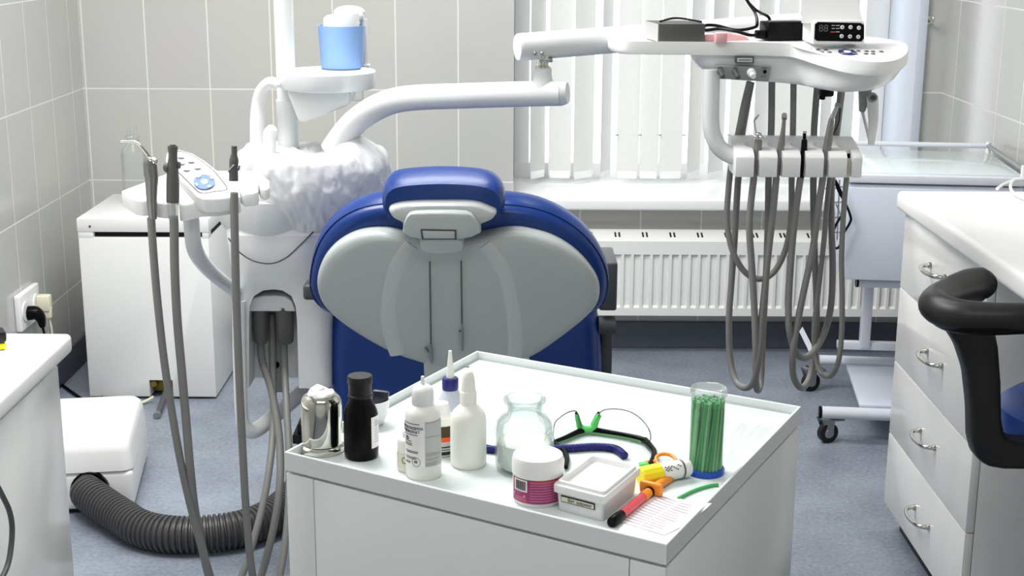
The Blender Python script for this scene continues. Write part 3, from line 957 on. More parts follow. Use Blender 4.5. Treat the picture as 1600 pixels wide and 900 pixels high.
b = MB(); b.lathe([(rr * 0.33, 0.0), (rr * 0.33, 0.003), (rr * 0.2, 0.0036)], q, n=24, M=Mq); b.build('centre_key', WPLAST, pan)
for a in (0.6, 2.2, 3.7, 5.3):
    b = MB(); b.box(q + Mq @ V((rr * 0.82 * math.cos(a), rr * 0.82 * math.sin(a), 0.003)), (rr * 0.4, rr * 0.25, 0.002), mx=Mq @ Matrix.Rotation(a + PI / 2, 3, 'Z'), bev=0.0006); b.build('key', INKL, pan)

# instruments of that rest, with hoses looping down and back to the column
HY = 2.60


def hose(mb, pts, r, n=12):
    mb.tube([P(x, y, Y) for x, y, Y in pts], r, n=n, smooth=7)


t = thing('air_water_syringe', 'grey air and water syringe with chrome spout, leftmost in the left rest', 'syringe', P(238, 340, HY))
b = MB(); b.tube([P(236, 252, 2.60), P(237, 275, 2.60), P(237, 305, 2.60), P(239, 342, 2.60)], [0.0118, 0.0128, 0.0105, 0.0075], n=18, smooth=5); b.build('grip', GUNMETAL, t)
b = MB(); b.tube([P(236, 275, 2.60), P(235, 254, 2.60), P(237, 246, 2.60)], [0.0128, 0.0135, 0.009], n=18, smooth=4); b.build('head', GUNMETAL, t)
b = MB(); b.ball(P(238, 249, 2.593), 0.0075, (1.2, 1, 0.7)); b.ball(P(242, 252, 2.59), 0.006); b.build('button', CHROME, t)
b = MB(); b.tube([P(233, 245, 2.60), P(222, 231, 2.60), P(213, 223, 2.60), P(203, 221.5, 2.60), P(189, 221.5, 2.60)], [0.0034, 0.0034, 0.003, 0.0026, 0.0022], n=10, smooth=4); b.build('spout', CHROME, t)
b = MB(); hose(b, [(236, 340, 2.6), (240, 400, 2.6), (246, 470, 2.6), (256, 560, 2.6), (268, 640, 2.6), (284, 730, 2.6), (304, 815, 2.61), (330, 905, 2.63), (345, 950, 2.67), (362, 935, 2.72), (385, 880, 2.76), (408, 800, 2.82), (421, 730, 2.88), (427, 660, 2.96), (426, 570, 3.03), (425, 490, 3.04)], 0.0078); b.build('supply_hose', HOSE, t)

t = thing('suction_handpiece', 'thick dark grey suction handpiece, second from the left in the left rest', 'handpiece', P(270, 340, HY))
b = MB(); b.tube([P(270, 228, 2.6), P(270, 236, 2.6), P(270.2, 237, 2.6), P(270, 258, 2.6), P(270, 290, 2.6), P(270, 316, 2.6)], [0.0094, 0.0094, 0.0084, 0.0084, 0.0112, 0.0124, 0.0122], n=20, smooth=2)
b.build('grip', HOSED, t)
b = MB(); q = P(270, 227.6, 2.6); b.tube([q, q + V((0, 0, 0.001))], 0.006, n=16, smooth=0); b.build('bore', BLACK, t)
b = MB(); b.ball(P(260.5, 262, 2.597), 0.0085, (0.8, 0.9, 1.1)); b.ball(P(280, 258, 2.6), 0.006, (0.6, 0.9, 1.2)); b.build('valve_knob', HOSED, t)
b = MB(); b.tube([P(270, 316, 2.6), P(271, 342, 2.6)], [0.0108, 0.0094], n=18, smooth=0); b.build('collar', CLEARH, t)
b = MB(); hose(b, [(271, 338, 2.6), (272, 352, 2.6), (273, 420, 2.6), (277, 500, 2.6), (284, 580, 2.6), (291, 660, 2.6), (297, 730, 2.6), (305, 800, 2.62), (318, 865, 2.65), (336, 930, 2.7), (365, 965, 2.75), (400, 920, 2.79), (424, 840, 2.82), (437, 760, 2.86), (436, 680, 2.93), (424, 610, 2.99), (410, 565, 3.025), (407, 534, 3.025)], 0.0086); b.build('suction_hose', HOSE, t)

t = thing('saliva_ejector', 'slim dark grey saliva ejector handpiece, rightmost in the left rest', 'handpiece', P(366, 330, HY))
b = MB(); b.tube([P(366, 228, 2.6), P(366, 240, 2.6), P(365.5, 250, 2.6), P(365, 262, 2.6), P(365, 272, 2.6), P(365, 282, 2.6)], [0.0054, 0.0054, 0.0088, 0.0082, 0.0086, 0.0092], n=18, smooth=2); b.build('grip', HOSED, t)
b = MB(); b.tube([P(365, 258, 2.587), P(358, 266, 2.594), P(358, 269, 2.6), P(366, 269, 2.612), P(373, 265, 2.6), P(374, 258, 2.594)], 0.0018, n=8, smooth=4); b.build('lever', STEEL, t)
b = MB(); b.tube([P(365, 281, 2.6), P(366, 304, 2.6)], [0.0080, 0.0068], n=16, smooth=0); b.build('collar', CLEARH, t)
b = MB(); hose(b, [(366, 301, 2.6), (366, 330, 2.6), (368, 420, 2.6), (371, 520, 2.6), (375, 620, 2.6), (379, 700, 2.6), (384, 790, 2.6), (392, 880, 2.61), (405, 945, 2.65), (425, 940, 2.7), (441, 880, 2.74), (450, 800, 2.8), (452, 720, 2.87), (448, 640, 2.95), (445, 580, 3.02), (444, 534, 3.025)], 0.0078); b.build('suction_hose', HOSE, t)

# ------------------------------------------------------------------ dental chair
chair = thing('dental_chair', 'blue upholstered dental chair seen from behind with a pale grey shell', 'chair', (-0.1, 3.0, 0))
CA, CBs = 3.0475, -0.35
NRM = V((0, 1, 0.35)).normalized()


def ring_pad(outl, prof, a_off, name, m, parent, smooth=4):
    pts = crom([T(x, y, CA + a_off, CBs) for x, y in outl], smooth, closed=True)
    c = sum(pts, V((0, 0, 0))) / len(pts)
    b = MB()
    b.faces_from([[c + (p - c) * s_ + NRM * d for p in pts] for s_, d in prof])
    return b.build(name, m, parent, angle=50)


cush = [(690, 326), (640, 320), (590, 321), (547, 333), (514, 357), (492, 392), (482, 438), (487, 468), (506, 488), (545, 505), (600, 528), (660, 552), (735, 566), (810, 552), (870, 520), (915, 497), (944, 478), (952, 442), (943, 408), (921, 376), (890, 350), (850, 331), (800, 322), (740, 323)]
back = ring_pad(cush, [(0.88, -0.012), (0.94, -0.010), (0.98, 0.002), (1.0, 0.022), (1.0, 0.04), (0.985, 0.06), (0.95, 0.075), (0.85, 0.083), (0.4, 0.075)], 0.03, 'backrest', BLUE, chair)
pts = crom([T(x, y, CA + 0.03, CBs) for x, y in cush], 4, closed=True)
c = sum(pts, V((0, 0, 0))) / len(pts)
b = MB(); b.tube([c + (p - c) * 0.992 + NRM * 0.008 for p in pts], 0.0016, n=6, closed=True, smooth=0); b.build('piping', BLUE, back)
shell = [(690, 372), (640, 366), (600, 359), (560, 363), (528, 379), (507, 402), (496, 433), (499, 460), (512, 481), (542, 506), (580, 530), (620, 550), (662, 564), (700, 578), (750, 580), (795, 572), (826, 556), (852, 541), (888, 515), (918, 490), (934, 470), (937, 447), (928, 424), (905, 397), (875, 376), (843, 364), (805, 358), (762, 364), (726, 371)]
sh = ring_pad(shell, [(0.985, 0.02), (1.0, 0.006), (0.998, -0.004), (0.985, -0.012), (0.96, -0.017), (0.90, -0.021), (0.75, -0.023), (0.4, -0.024)], 0.0, 'back_shell', SHELL, chair)
SO = NRM * -0.0215
for rp in ([(645, 374), (627, 396), (615, 428), (609, 468), (611, 505), (622, 545)], [(757, 374), (778, 398), (792, 430), (800, 470), (805, 510), (804, 548)]):
    b = MB(); b.tube([T(x, y, CA, CBs) + SO for x, y in rp], [0.0028, 0.0036, 0.0036, 0.0036, 0.003], n=14, flat=5.2, up=NRM, smooth=7); b.build('shell_ridge', SHELL2, sh)
b = MB()
a, c = T(662, 552, CA, CBs), T(826, 640, CA, CBs)
b.box(((a.x + c.x) / 2, (a.y + c.y) / 2 + 0.012, (a.z + c.z) / 2 - 0.05), (c.x - a.x, 0.03, 0.26), mx=Matrix.Rotation(math.radians(19), 3, 'X'), bev=0.008, seg=3); b.build('lower_shell', SHELL, chair)
# headrest
hr = [(597, 306), (603, 288), (626, 278), (690, 274), (755, 278), (782, 290), (789, 308), (786, 326), (770, 336), (690, 338), (620, 337), (602, 326)]
HOFF = -0.015
hpad = ring_pad(hr, [(0.80, -0.03), (0.93, -0.028), (0.985, -0.015), (1.0, 0.0), (1.0, 0.02), (0.96, 0.04), (0.85, 0.05), (0.5, 0.052)], HOFF, 'headrest', BLUE, chair)
br_ = [(608, 325), (618, 318), (645, 314), (690, 313), (740, 314), (765, 322), (776, 329), (770, 338), (752, 346), (745, 358), (724, 367), (690, 369), (655, 366), (636, 358), (630, 344), (614, 335)]
hb = ring_pad(br_, [(1.0, 0.03), (1.0, -0.004), (0.97, -0.012), (0.9, -0.016), (0.5, -0.017)], HOFF - 0.035, 'headrest_bracket', SHELL2, chair, smooth=3)
inner = [(636, 332), (650, 325), (690, 324), (728, 325), (742, 333), (752, 356), (722, 366), (690, 368), (655, 366), (630, 356)]
ring_pad(inner, [(1.0, 0.01), (1.0, -0.012), (0.97, -0.019), (0.88, -0.021), (0.5, -0.021)], HOFF - 0.045, 'bracket_cover', SHELL, hb, smooth=2)
fr = lambda x, y, d=0: T(x, y, CA + HOFF - 0.045, CBs) + NRM * d
b = MB(); b.prism([fr(658, 349, -0.0225), fr(714, 350, -0.0225), fr(714, 365, -0.0225), fr(660, 365, -0.0225)], NRM * 0.004); b.build('slot_frame', DKGREY, hb)
b = MB(); b.prism([fr(661, 351, -0.0235), fr(711, 352, -0.0235), fr(711, 363, -0.0235), fr(663, 363, -0.0235)], NRM * 0.004, bev=0.0008); b.build('slot_plate', SHELL, hb)
ck = [(657, 375), (672, 372), (690, 371), (710, 372), (724, 375), (723, 388), (710, 392), (690, 394), (672, 393), (658, 388)]
col = ring_pad(ck, [(1.0, 0.06), (1.0, 0.0), (0.96, -0.006), (0.6, -0.008)], -0.045, 'headrest_collar', SHELL2, chair, smooth=2)
b = MB(); q = T(690, 372, CA - 0.02, CBs); b.box(q, (0.05, 0.02, 0.03), mx=Matrix.Rotation(math.radians(19), 3, 'X')); b.build('headrest_post', STEEL, chair)
# seat, armrests, bellows, base
a, c = P(513, 560, 3.02), P(941, 560, 3.02)
b = MB()
rings = []
for z, ins, yi in ((0.40, 0.03, 0.03), (0.42, 0.0, 0.0), (0.55, 0.0, 0.0), (0.63, 0.006, 0.002), (0.675, 0.014, 0.008), (0.70, 0.03, 0.02), (0.71, 0.06, 0.05)):
    rings.append(rrect(a.x + ins, c.x - ins, 2.985 + yi, 3.62 - yi, z, 0.05, 6))
b.faces_from(rings); seat = b.build('seat', BLUE, chair, angle=50)
b = MB(); b.tube([V((c.x - 0.012, 2.98 + 0.002, 0.44)), V((c.x - 0.013, 2.979, 0.58)), V((c.x - 0.02, 2.984, 0.64)), V((c.x - 0.05, 3.0, 0.697))], 0.0016, n=6); b.build('piping', BLUE, seat)
b = MB(); b.box(((a.x + c.x) / 2, 3.32, 0.385), (0.5, 0.6, 0.03), bev=0.01); b.build('seat_pan', DKGREY, chair)
for px0, px1, nm in ((941, 963, 1), (469, 494, 0)):
    e0, e1 = P(px0, 490, 3.02), P(px1, 490, 3.02)
    ar = MB()
    if nm:
        zt_, zb_ = P(950, 412, 3.0).z, P(950, 488, 3.0).z
        ar.box(((e0.x + e1.x) / 2 - 0.004, 3.09, (zt_ + zb_) / 2), (e1.x - e0.x + 0.008, 0.16, zt_ - zb_), bev=0.006, seg=3)
        arm_ = ar.build('armrest', DKGREY, chair)
        k = MB(); q = P(949, 508, 3.03); k.tube([q + V((-0.02, 0, 0)), q + V((0.018, 0, 0))], 0.021, n=24, smooth=0); k.build('armrest_pivot', DKGREY, arm_)
        k = MB(); q = P(950, 550, 3.05); k.box(q + V((-0.002, 0.05, -0.05)), (0.026, 0.06, 0.20), bev=0.004); k.build('armrest_post', DKGREY, arm_)
    else:
        q = P(484, 452, 2.90)
        ar.box(q + V((0.008, 0.015, -0.004)), (0.042, 0.06, 0.034), bev=0.007, seg=3)
        ar.build('armrest', DKGREY, chair)
b = MB()
for k in range(10):
    b.box((-0.18, 3.3, 0.16 + k * 0.022), (0.66 - 0.02 * (k % 2), 0.42 - 0.02 * (k % 2), 0.0225), bev=0.003)
b.build('bellows', BLACKR, chair)
b = MB(); b.box((-0.16, 3.35, 0.075), (0.62, 0.7, 0.145), bev=0.03, seg=4); b.build('base', UNITW, chair)

# ball chains with clips hanging from the headrest collar
bib = thing('bib_chain', 'ball chain with two metal clips hanging down the grey chair shell', 'chain', T(697, 450, CA - 0.03, CBs))
CO = NRM * -0.030
for px, y0, y1, nm in ((673, 393, 524, 0), (721.5, 392, 494, 1)):
    p0, p1 = T(px, y0, CA, CBs) + NRM * -0.036, T(px + (1.5 if nm == 0 else 1), y1, CA, CBs) + CO
    L = (p1 - p0).length
    b = MB(); k = int(L / 0.0047)
    for i in range(k):
        b.ball(p0.lerp(p1, (i + 0.5) / k), 0.0021, u=8, v=6)
    b.build('ball_chain', HOSED, bib)
    b = MB()
    w0 = p1
    if nm == 0:
        tri = [(673, 522), (677, 530), (678, 548), (677, 556), (674, 552), (668, 538), (664, 531), (666, 529), (671, 536)]
    else:
        tri = [(722, 492), (725, 500), (725, 533), (721, 534), (720, 515), (717, 505), (718, 503), (721, 505)]
    b.prism([T(x, y, CA, CBs) + NRM * -0.034 for x, y in tri], NRM * 0.007, bev=0.0008); b.build('clip', STEEL, bib)

# ------------------------------------------------------------------ delivery table with its upper arm
dt = thing('delivery_table', 'white overarm delivery tray with control keys, knobs and instrument holder', 'delivery unit', (0.46, 2.75, 1.03))
ZT = P(1000, 67, 2.70).z          # tray top
plan = [(0.190, 2.76), (0.205, 2.715), (0.24, 2.70), (0.38, 2.695), (0.50, 2.69), (0.535, 2.67), (0.565, 2.61), (0.60, 2.555), (0.64, 2.53), (0.68, 2.54), (0.715, 2.59), (0.738, 2.66), (0.742, 2.74), (0.725, 2.82), (0.68, 2.88), (0.58, 2.92), (0.40, 2.935), (0.26, 2.93), (0.21, 2.90), (0.188, 2.83)]
pl2 = crom([V((x, y, 0)) for x, y in plan], 5, closed=True)
cxy = sum(pl2, V((0, 0, 0))) / len(pl2)
b = MB()
KT = 0.13
tilt_z = lambda p: V((p.x, p.y, p.z - KT * max(0.0, 2.695 - p.y)))
b.faces_from([[tilt_z(cxy + (p - cxy) * s_ + V((0, 0, ZT + dz))) for p in pl2] for s_, dz in ((0.94, -0.022), (0.985, -0.022), (0.998, -0.018), (1.0, -0.012), (1.0, 0.0), (0.995, 0.003), (0.978, 0.003), (0.968, -0.001), (0.92, -0.001), (0.85, -0.001), (0.75, -0.001), (0.6, -0.001))])
tray = b.build('tray', WPLAST, dt, angle=50)
# hollow underbody
ub = [(0.345, 2.76), (0.36, 2.715), (0.42, 2.705), (0.50, 2.70), (0.545, 2.68), (0.575, 2.62), (0.61, 2.57), (0.645, 2.55), (0.68, 2.56), (0.712, 2.605), (0.733, 2.67), (0.735, 2.74), (0.715, 2.81), (0.66, 2.86), (0.54, 2.885), (0.40, 2.88), (0.355, 2.84)]
ub = crom([V((x, y, 0)) for x, y in ub], 5, closed=True)
cu_ = V((0.545, 2.73, 0))
zb_l, zb_r = P(1125, 123, 2.70).z, P(1320, 138, 2.68).z
b = MB()
rings = []
for k, (s_, f) in enumerate(((1.0, 0.0), (0.995, 0.2), (0.97, 0.42), (0.925, 0.64), (0.86, 0.82), (0.78, 0.93), (0.66, 0.99), (0.4, 1.0))):
    ring = []
    for p in ub:
        q = cu_ + (p - cu_) * s_
        ty = max(0.0, min(1.0, (q.x - 0.40) / 0.2))
        zb = zb_l + (zb_r - zb_l) * ty
        if q.x < 0.545 and p.y < 2.74:
            q.y = p.y + (q.y - p.y) * 0.6
        ring.append(V((q.x, q.y, ZT - 0.02 + (zb - ZT + 0.02) * f)))
    rings.append(ring)
b.faces_from(rings); under = b.build('underbody', UNITW, dt, angle=50)
# curved key strip on the bulge


def TP(px, py, up=0.0):
    d = ray(px, py)
    t = (ZT - KT * 2.695 - 0.001 + up - CAMH) / (d.z - KT * d.y)
    return V((0, 0, CAMH)) + d * t


keys = [(1266, 76.5), (1278, 77), (1290, 77.5), (1284, 81), (1296, 81.5), (1341, 79.5), (1354, 80), (1364, 80.5), (1377, 80.5), (1353, 84), (1364, 84)]
for x, y in keys:
    q = TP(x, y, 0.0004); b = MB(); b.ball(q, 0.0044, (1.0, 1.3, 0.35), u=10, v=6); b.build('button', INK, tray)
q = TP(1324, 82, 0.0)
MK = Matrix.Rotation(math.atan(KT), 3, 'X') @ Matrix.Diagonal((1, 1.5, 1)).to_3x3()
b = MB(); b.lathe([(0.0075, 0), (0.0165, 0), (0.016, 0.0016), (0.0075, 0.0016)], q, n=36, cap0=False, cap1=False, M=MK); b.build('key_ring', NAVY, tray)
b = MB(); b.lathe([(0.007, 0), (0.007, 0.002), (0.004, 0.003)], q, n=24, M=MK); b.build('centre_key', WPLAST, tray)
for a in (0.78, 2.36, 3.93, 5.5):
    b = MB(); b.box(q + MK @ V((0.0145 * math.cos(a), 0.0145 * math.sin(a), 0.0019)), (0.008, 0.009, 0.0012), bev=0.0004); b.build('key', BUTTON, tray)
# knob plate, gauge window
YK = 2.695
ka, kb, kc, kd = P(1120, 103, YK - 0.006), P(1205, 104, YK - 0.006), P(1201, 128, YK - 0.001), P(1121, 123, YK - 0.001)
b = MB(); b.prism([ka, kb, kc, kd], (0, 0.03, 0), bev=0.0008); kp = b.build('knob_plate', PANELG, under)
kdir = V((0.10, -1, -0.35)).normalized()
for i, (x, y) in enumerate(((1124.5, 110), (1148, 111), (1173, 112))):
    q = P(x, y, YK - 0.004)
    b = MB()
    if i < 2:
        b.tube([q, q + kdir * 0.007, q + kdir * 0.010, q + kdir * 0.028, q + kdir * 0.030], [0.0058, 0.0058, 0.0048, 0.0048, 0.003], n=18, smooth=0)
        b.build('control_knob', DKGREY, under)
    else:
        b.tube([q, q + kdir * 0.010, q + kdir * 0.012, q + kdir * 0.022], [0.0085, 0.0082, 0.0055, 0.005], n=20, smooth=0)
        b.build('control_knob', WPLAST, under)
q = P(1195, 112, YK - 0.008); b = MB(); b.tube([q, q + V((0, -0.001, 0))], 0.0036, n=16, smooth=0); b.build('socket_hole', BLACK, kp)
b = MB()
for x, y, ww in ((1125, 105.5, 8), (1150, 105.5, 7), (1195, 106, 7), (1193, 119.5, 9)):
    q = P(x, y, YK - 0.0068); b.box(q, (pm(ww, q), 0.0008, 0.0012))
b.build('printed_marks', INK, kp)
q = P(1163, 93, YK - 0.004)
b = MB(); b.box(q, (0.035, 0.012, 0.0125), bev=0.001); gw = b.build('gauge_window', DKGREY, under)
b = MB(); b.box(q + V((0, -0.006, -0.0006)), (0.029, 0.002, 0.0075), bev=0.0006); b.build('gauge_scale', INKL, gw)
b = MB(); b.box(q + V((0, -0.0072, 0)), (0.024, 0.001, 0.0014)); b.build('gauge_mark', DKGREY, gw)
# U-shaped tube to the instrument holder
b = MB(); b.tube([P(1112, 108, 2.70), P(1111, 150, 2.70), P(1110.5, 185, 2.70), P(1113, 208, 2.70), P(1122, 228, 2.70), P(1136, 240, 2.70), P(1151, 246, 2.70)], 0.0162, n=22, smooth=7); b.build('holder_tube', UNITW, dt)
# instrument holder with five cups
zt_ = P(1240, 212, 2.76).z; zf_ = P(1240, 241, 2.655).z; zb_ = P(1240, 277, 2.655).z
xa, xb = P(1149, 260, 2.655).x, P(1347, 260, 2.655).x
b = MB()
b.prism([V((xa, y, z)) for y, z in ((2.765, zt_), (2.742, zt_ + 0.001), (2.66, zf_ + 0.001), (2.653, zf_ - 0.006), (2.653, zb_), (2.73, zb_), (2.765, zb_ + 0.02))], (xb - xa, 0, 0), bev=0.002)
cuts = []
slots = []
for k in range(5):
    sx = P(1182 + 36.2 * k, 250, 2.66).x
    slots.append(sx)
    c_ = MB(); c_.lathe([(0.0075, zb_ - 0.004), (0.010, zf_ - 0.02), (0.0172, zf_ + 0.006), (0.0212, zt_ + 0.02)], (sx, 2.702, 0), n=28); cuts.append(c_)
    c_ = MB(); c_.box((sx, 2.66, (zb_ + zt_) / 2), (0.0105, 0.075, 0.2)); cuts.append(c_)
holder = boolean(b, cuts).build('instrument_holder', WPLAST, dt, angle=30)
# handle on the right
q0 = P(1354, 130, 2.72); q1 = P(1352, 168, 2.72)
b = MB(); b.prism([P(1344, 126, 2.71), P(1364, 126, 2.71), P(1362, 150, 2.71), P(1352, 176, 2.71), P(1345, 176, 2.71)], (0, 0.02, 0), bev=0.003); hs = b.build('handle_bracket', PANELG, dt)
b = MB()
b.tube([P(1363, 150, 2.70), P(1364, 165, 2.70), P(1364.5, 190, 2.698), P(1362.5, 212, 2.697), P(1361, 226, 2.697)], [0.0112, 0.0112, 0.0096, 0.0075, 0.0062], n=18, flat=0.75, up=(1, 0, 0), smooth=5); hd = b.build('handle', UNITW, dt)
q = P(1363, 152, 2.69); b = MB(); b.tube([q, q + V((0, -0.006, 0))], [0.0095, 0.0085], n=22, smooth=0); piv = b.build('pivot_knob', PANELG, hd)
b = MB(); b.tube([q + V((0, -0.006, 0)), q + V((0, -0.0075, 0))], 0.005, n=16, smooth=0); b.build('pivot_cap', DKGREY, piv)
b = MB(); b.tube([P(1347, 172, 2.72), P(1355, 205, 2.71), P(1360, 224, 2.70)], 0.003, n=8, smooth=0); b.build('stay', UNITW, hd)
q = P(1291, 145, 2.70); b = MB(); b.box(q, (0.026, 0.02, 0.014), rot=0.2, bev=0.004); b.box(q + V((-0.008, 0, -0.008)), (0.012, 0.016, 0.01), bev=0.003); b.build('underside_fitting', BLACK, under)
# upper arm
u0, u1 = P(808, 74, 2.845), P(1247, 40, 3.05)
b = MB(); b.tube([u0, u0.lerp(u1, 0.004), u0.lerp(u1, 0.01), u1], [0.0255, 0.027, 0.0275, 0.0262], n=32, smooth=0)
ua = b.build('upper_arm', UNITW, dt)
b = MB(); b.tube([u1, u1 + (u1 - u0).normalized() * 0.02], [0.022, 0.020], n=24, smooth=0); b.build('arm_end_cap', PANELG, ua)
for x in (836, 847):
    q = P(x, 84, 2.853 - 0.026); b = MB(); b.ball(q, 0.0042, (1, 0.6, 1)); b.build('screw', STEEL, ua)
b = MB(); q = P(850, 97, 2.85); b.box(q + V((0.004, 0, 0.004)), (0.026, 0.02, 0.008), bev=0.002); b.build('arm_pivot_plate', STEEL, ua)
b = MB(); b.box((0.56, 2.95, ZT - 0.005), (0.14, 0.10, 0.03), bev=0.008); b.build('arm_bracket', UNITW, dt)

# instruments resting in the holder, each with its hose to the tray
def instr(name, label, cat='handpiece'):
    return thing(name, label, cat, P(1240, 277, 2.69))


FY, BY = 2.678, 2.79
H5 = 0.0068
t = instr('air_water_syringe', 'air and water syringe with bent wire tip, first from the left in the tray holder', 'syringe')
b = MB(); b.tube([P(1185, 218, 2.68), P(1184, 235, FY), P(1181, 258, FY), P(1178, 279, FY)], [0.0072, 0.0074, 0.0066, 0.006], n=16, smooth=4); b.build('grip', GUNMETAL, t)
b = MB(); b.ball(P(1181, 214, 2.675), 0.0052); b.ball(P(1189, 215, 2.675), 0.0052); b.ball(P(1185, 210, 2.682), 0.006, (1.1, 1, 0.7)); b.build('buttons', CHROME, t)
b = MB(); b.tube([P(1182, 210, 2.69), P(1180, 199, 2.69), P(1178.5, 189, 2.69), P(1182, 184, 2.69), P(1186, 179, 2.69)], [0.0016, 0.0015, 0.0018, 0.0022, 0.0018], n=8, smooth=3); b.build('spout', STEEL, t)
b = MB(); hose(b, [(1178, 277, FY), (1173, 320, FY), (1171, 360, FY), (1175, 420, FY), (1179, 490, FY), (1181, 550, FY), (1181, 592, 2.70), (1184, 610, 2.74), (1189, 592, 2.78), (1192, 520, BY), (1197, 430, BY), (1200, 340, BY), (1201, 280, BY), (1205, 205, BY), (1206, 128, BY)], H5); b.build('supply_hose', HOSE, t)

t = instr('turbine_handpiece', 'slender grey handpiece with round head, second from the left in the tray holder')
b = MB(); b.tube([P(1225, 186, FY), P(1224, 200, FY), P(1221, 225, FY), P(1217, 250, FY), P(1213, 278, FY)], [0.0034, 0.0042, 0.0062, 0.0068, 0.006], n=16, smooth=5); b.build('grip', GUNMETAL, t)
b = MB(); b.tube([P(1225.5, 185, FY + 0.006), P(1225.5, 180, FY - 0.008)], 0.0052, n=16, smooth=0); b.build('head', GUNMETAL, t)
b = MB(); hose(b, [(1213, 277, FY), (1208, 330, FY), (1200, 400, FY), (1195, 450, FY), (1189, 510, FY), (1185, 560, FY), (1178, 595, 2.70), (1165, 606, 2.735), (1150, 595, 2.77), (1141, 560, BY), (1139, 500, BY), (1143, 440, BY), (1148, 370, BY), (1152, 300, BY), (1156, 250, BY), (1160, 205, BY), (1174, 128, BY)], H5); b.build('supply_hose', HOSE, t)

t = instr('motor_handpiece', 'short black motor handpiece, third from the left in the tray holder')
b = MB(); b.tube([P(1257, 208, FY), P(1257, 218, FY), P(1257, 219, FY), P(1256, 238, FY), P(1255, 245, FY), P(1251, 278, FY)], [0.0034, 0.0034, 0.0056, 0.0064, 0.0082, 0.0066], n=16, smooth=2); b.build('grip', BLACK, t)
b = MB(); b.tube([P(1257.5, 207, FY), P(1257.5, 205, FY)], 0.0036, n=14, smooth=0); b.build('coupling', STEEL, t)
b = MB(); hose(b, [(1251, 277, FY), (1246, 310, FY), (1240, 360, FY), (1235, 420, FY), (1232, 480, FY), (1234, 520, FY), (1243, 550, 2.70), (1257, 559, 2.73), (1272, 548, 2.76), (1288, 520, BY), (1298, 480, BY), (1301, 420, BY), (1299, 340, BY), (1300, 280, BY), (1307, 210, BY), (1316, 135, BY)], H5); b.build('supply_hose', HOSE, t)

t = instr('contra_angle_handpiece', 'tall grey contra-angle handpiece with bent metal neck, fourth from the left in the tray holder')
b = MB(); b.tube([P(1300, 184, FY), P(1298, 194, FY), P(1295, 215, FY), P(1291, 240, FY), P(1286, 278, FY)], [0.0046, 0.0062, 0.0078, 0.0078, 0.0066], n=16, smooth=4); b.build('grip', GUNMETAL, t)
b = MB(); b.tube([P(1299, 188, FY), P(1304, 175, FY), P(1308, 166, FY)], [0.0052, 0.0046, 0.0036], n=12, smooth=3); b.tube([P(1305, 163, FY), P(1315, 166, FY)], [0.0045, 0.004], n=14, smooth=0); b.build('neck', STEEL, t)
b = MB(); b.tube([P(1313, 166, FY), P(1311, 190, FY + 0.01), P(1304, 206, FY + 0.01), P(1299, 215, FY)], 0.0012, n=8); b.build('spray_tube', BLACK, t)
b = MB(); hose(b, [(1286, 277, FY), (1278, 330, FY), (1270, 390, FY), (1257, 450, FY), (1247, 500, FY), (1239, 550, FY), (1240, 588, 2.70), (1252, 606, 2.735), (1265, 590, 2.77), (1273, 545, BY), (1276, 480, BY), (1273, 400, BY), (1271, 320, BY), (1271, 270, BY), (1272, 205, BY), (1277, 135, BY)], H5); b.build('supply_hose', HOSE, t)

t = instr('scaler_plug', 'short beige hose end, rightmost in the tray holder', 'hose end')
b = MB(); b.tube([P(1326, 247, FY), P(1325, 262, FY), P(1323, 278, FY)], [0.0054, 0.0056, 0.0048], n=14, smooth=2); b.build('grip', CREAM, t)
b = MB(); b.tube([P(1326, 247, FY), P(1326, 240, FY)], 0.003, n=12, smooth=0); b.build('tip', BLACK, t)
b = MB(); hose(b, [(1323, 277, FY), (1319, 320, FY), (1315, 400, FY), (1316, 470, FY), (1315, 520, FY), (1311, 560, FY), (1303, 582, 2.70), (1293, 588, 2.73), (1281, 580, 2.76), (1274, 550, 2.775), (1272, 515, 2.775), (1278, 460, 2.775), (1287, 380, 2.775), (1293, 310, 2.775), (1298, 270, 2.775), (1306, 215, 2.775), (1313, 138, 2.775)], 0.0055); b.build('supply_hose', HOSE, t)

b = MB(); hose(b, [(1171, 128, 2.765), (1162, 165, 2.775), (1154, 205, 2.775), (1143, 255, 2.775), (1138, 300, 2.77), (1136, 345, 2.765), (1144, 390, 2.76), (1163, 424, 2.76), (1187, 436, 2.76), (1210, 424, 2.765), (1228, 388, 2.77), (1236, 340, 2.77), (1237, 280, 2.775), (1239, 200, 2.775), (1240, 128, 2.765)], 0.0062)
tag(b.build('spare_hose', HOSE), 'grey hose hanging in a short wide loop behind the tray instruments', 'hose')

# things lying on the tray
TZ = ZT - 0.0005
q = Zp(1064, 64, TZ); q = V((q.x, 2.72, TZ))
x0, x1 = P(1029, 60, q.y).x, P(1101, 60, q.y).x
cs = thing('case', 'dark grey rectangular case on the left part of the delivery tray', 'case', ((x0 + x1) / 2, q.y + 0.05, TZ))
hz = P(1064, 37, q.y).z - TZ
b = MB(); b.prism([V((x0, q.y, TZ)), V((x1, q.y, TZ)), V((x1, q.y + 0.1, TZ)), V((x0 - 0.016, q.y + 0.1, TZ))], (0, 0, hz), bev=0.002); b.build('body', BOXG, cs)
b = MB(); b.prism([V((x0 - 0.0006, q.y + 0.003, TZ + 0.001)), V((x0 - 0.0168, q.y + 0.098, TZ + 0.001)), V((x0 - 0.0168, q.y + 0.098, TZ + hz - 0.001)), V((x0 - 0.0006, q.y + 0.003, TZ + hz - 0.001))], (-0.0006, 0, 0)); b.build('side_plate', BOXL, cs)
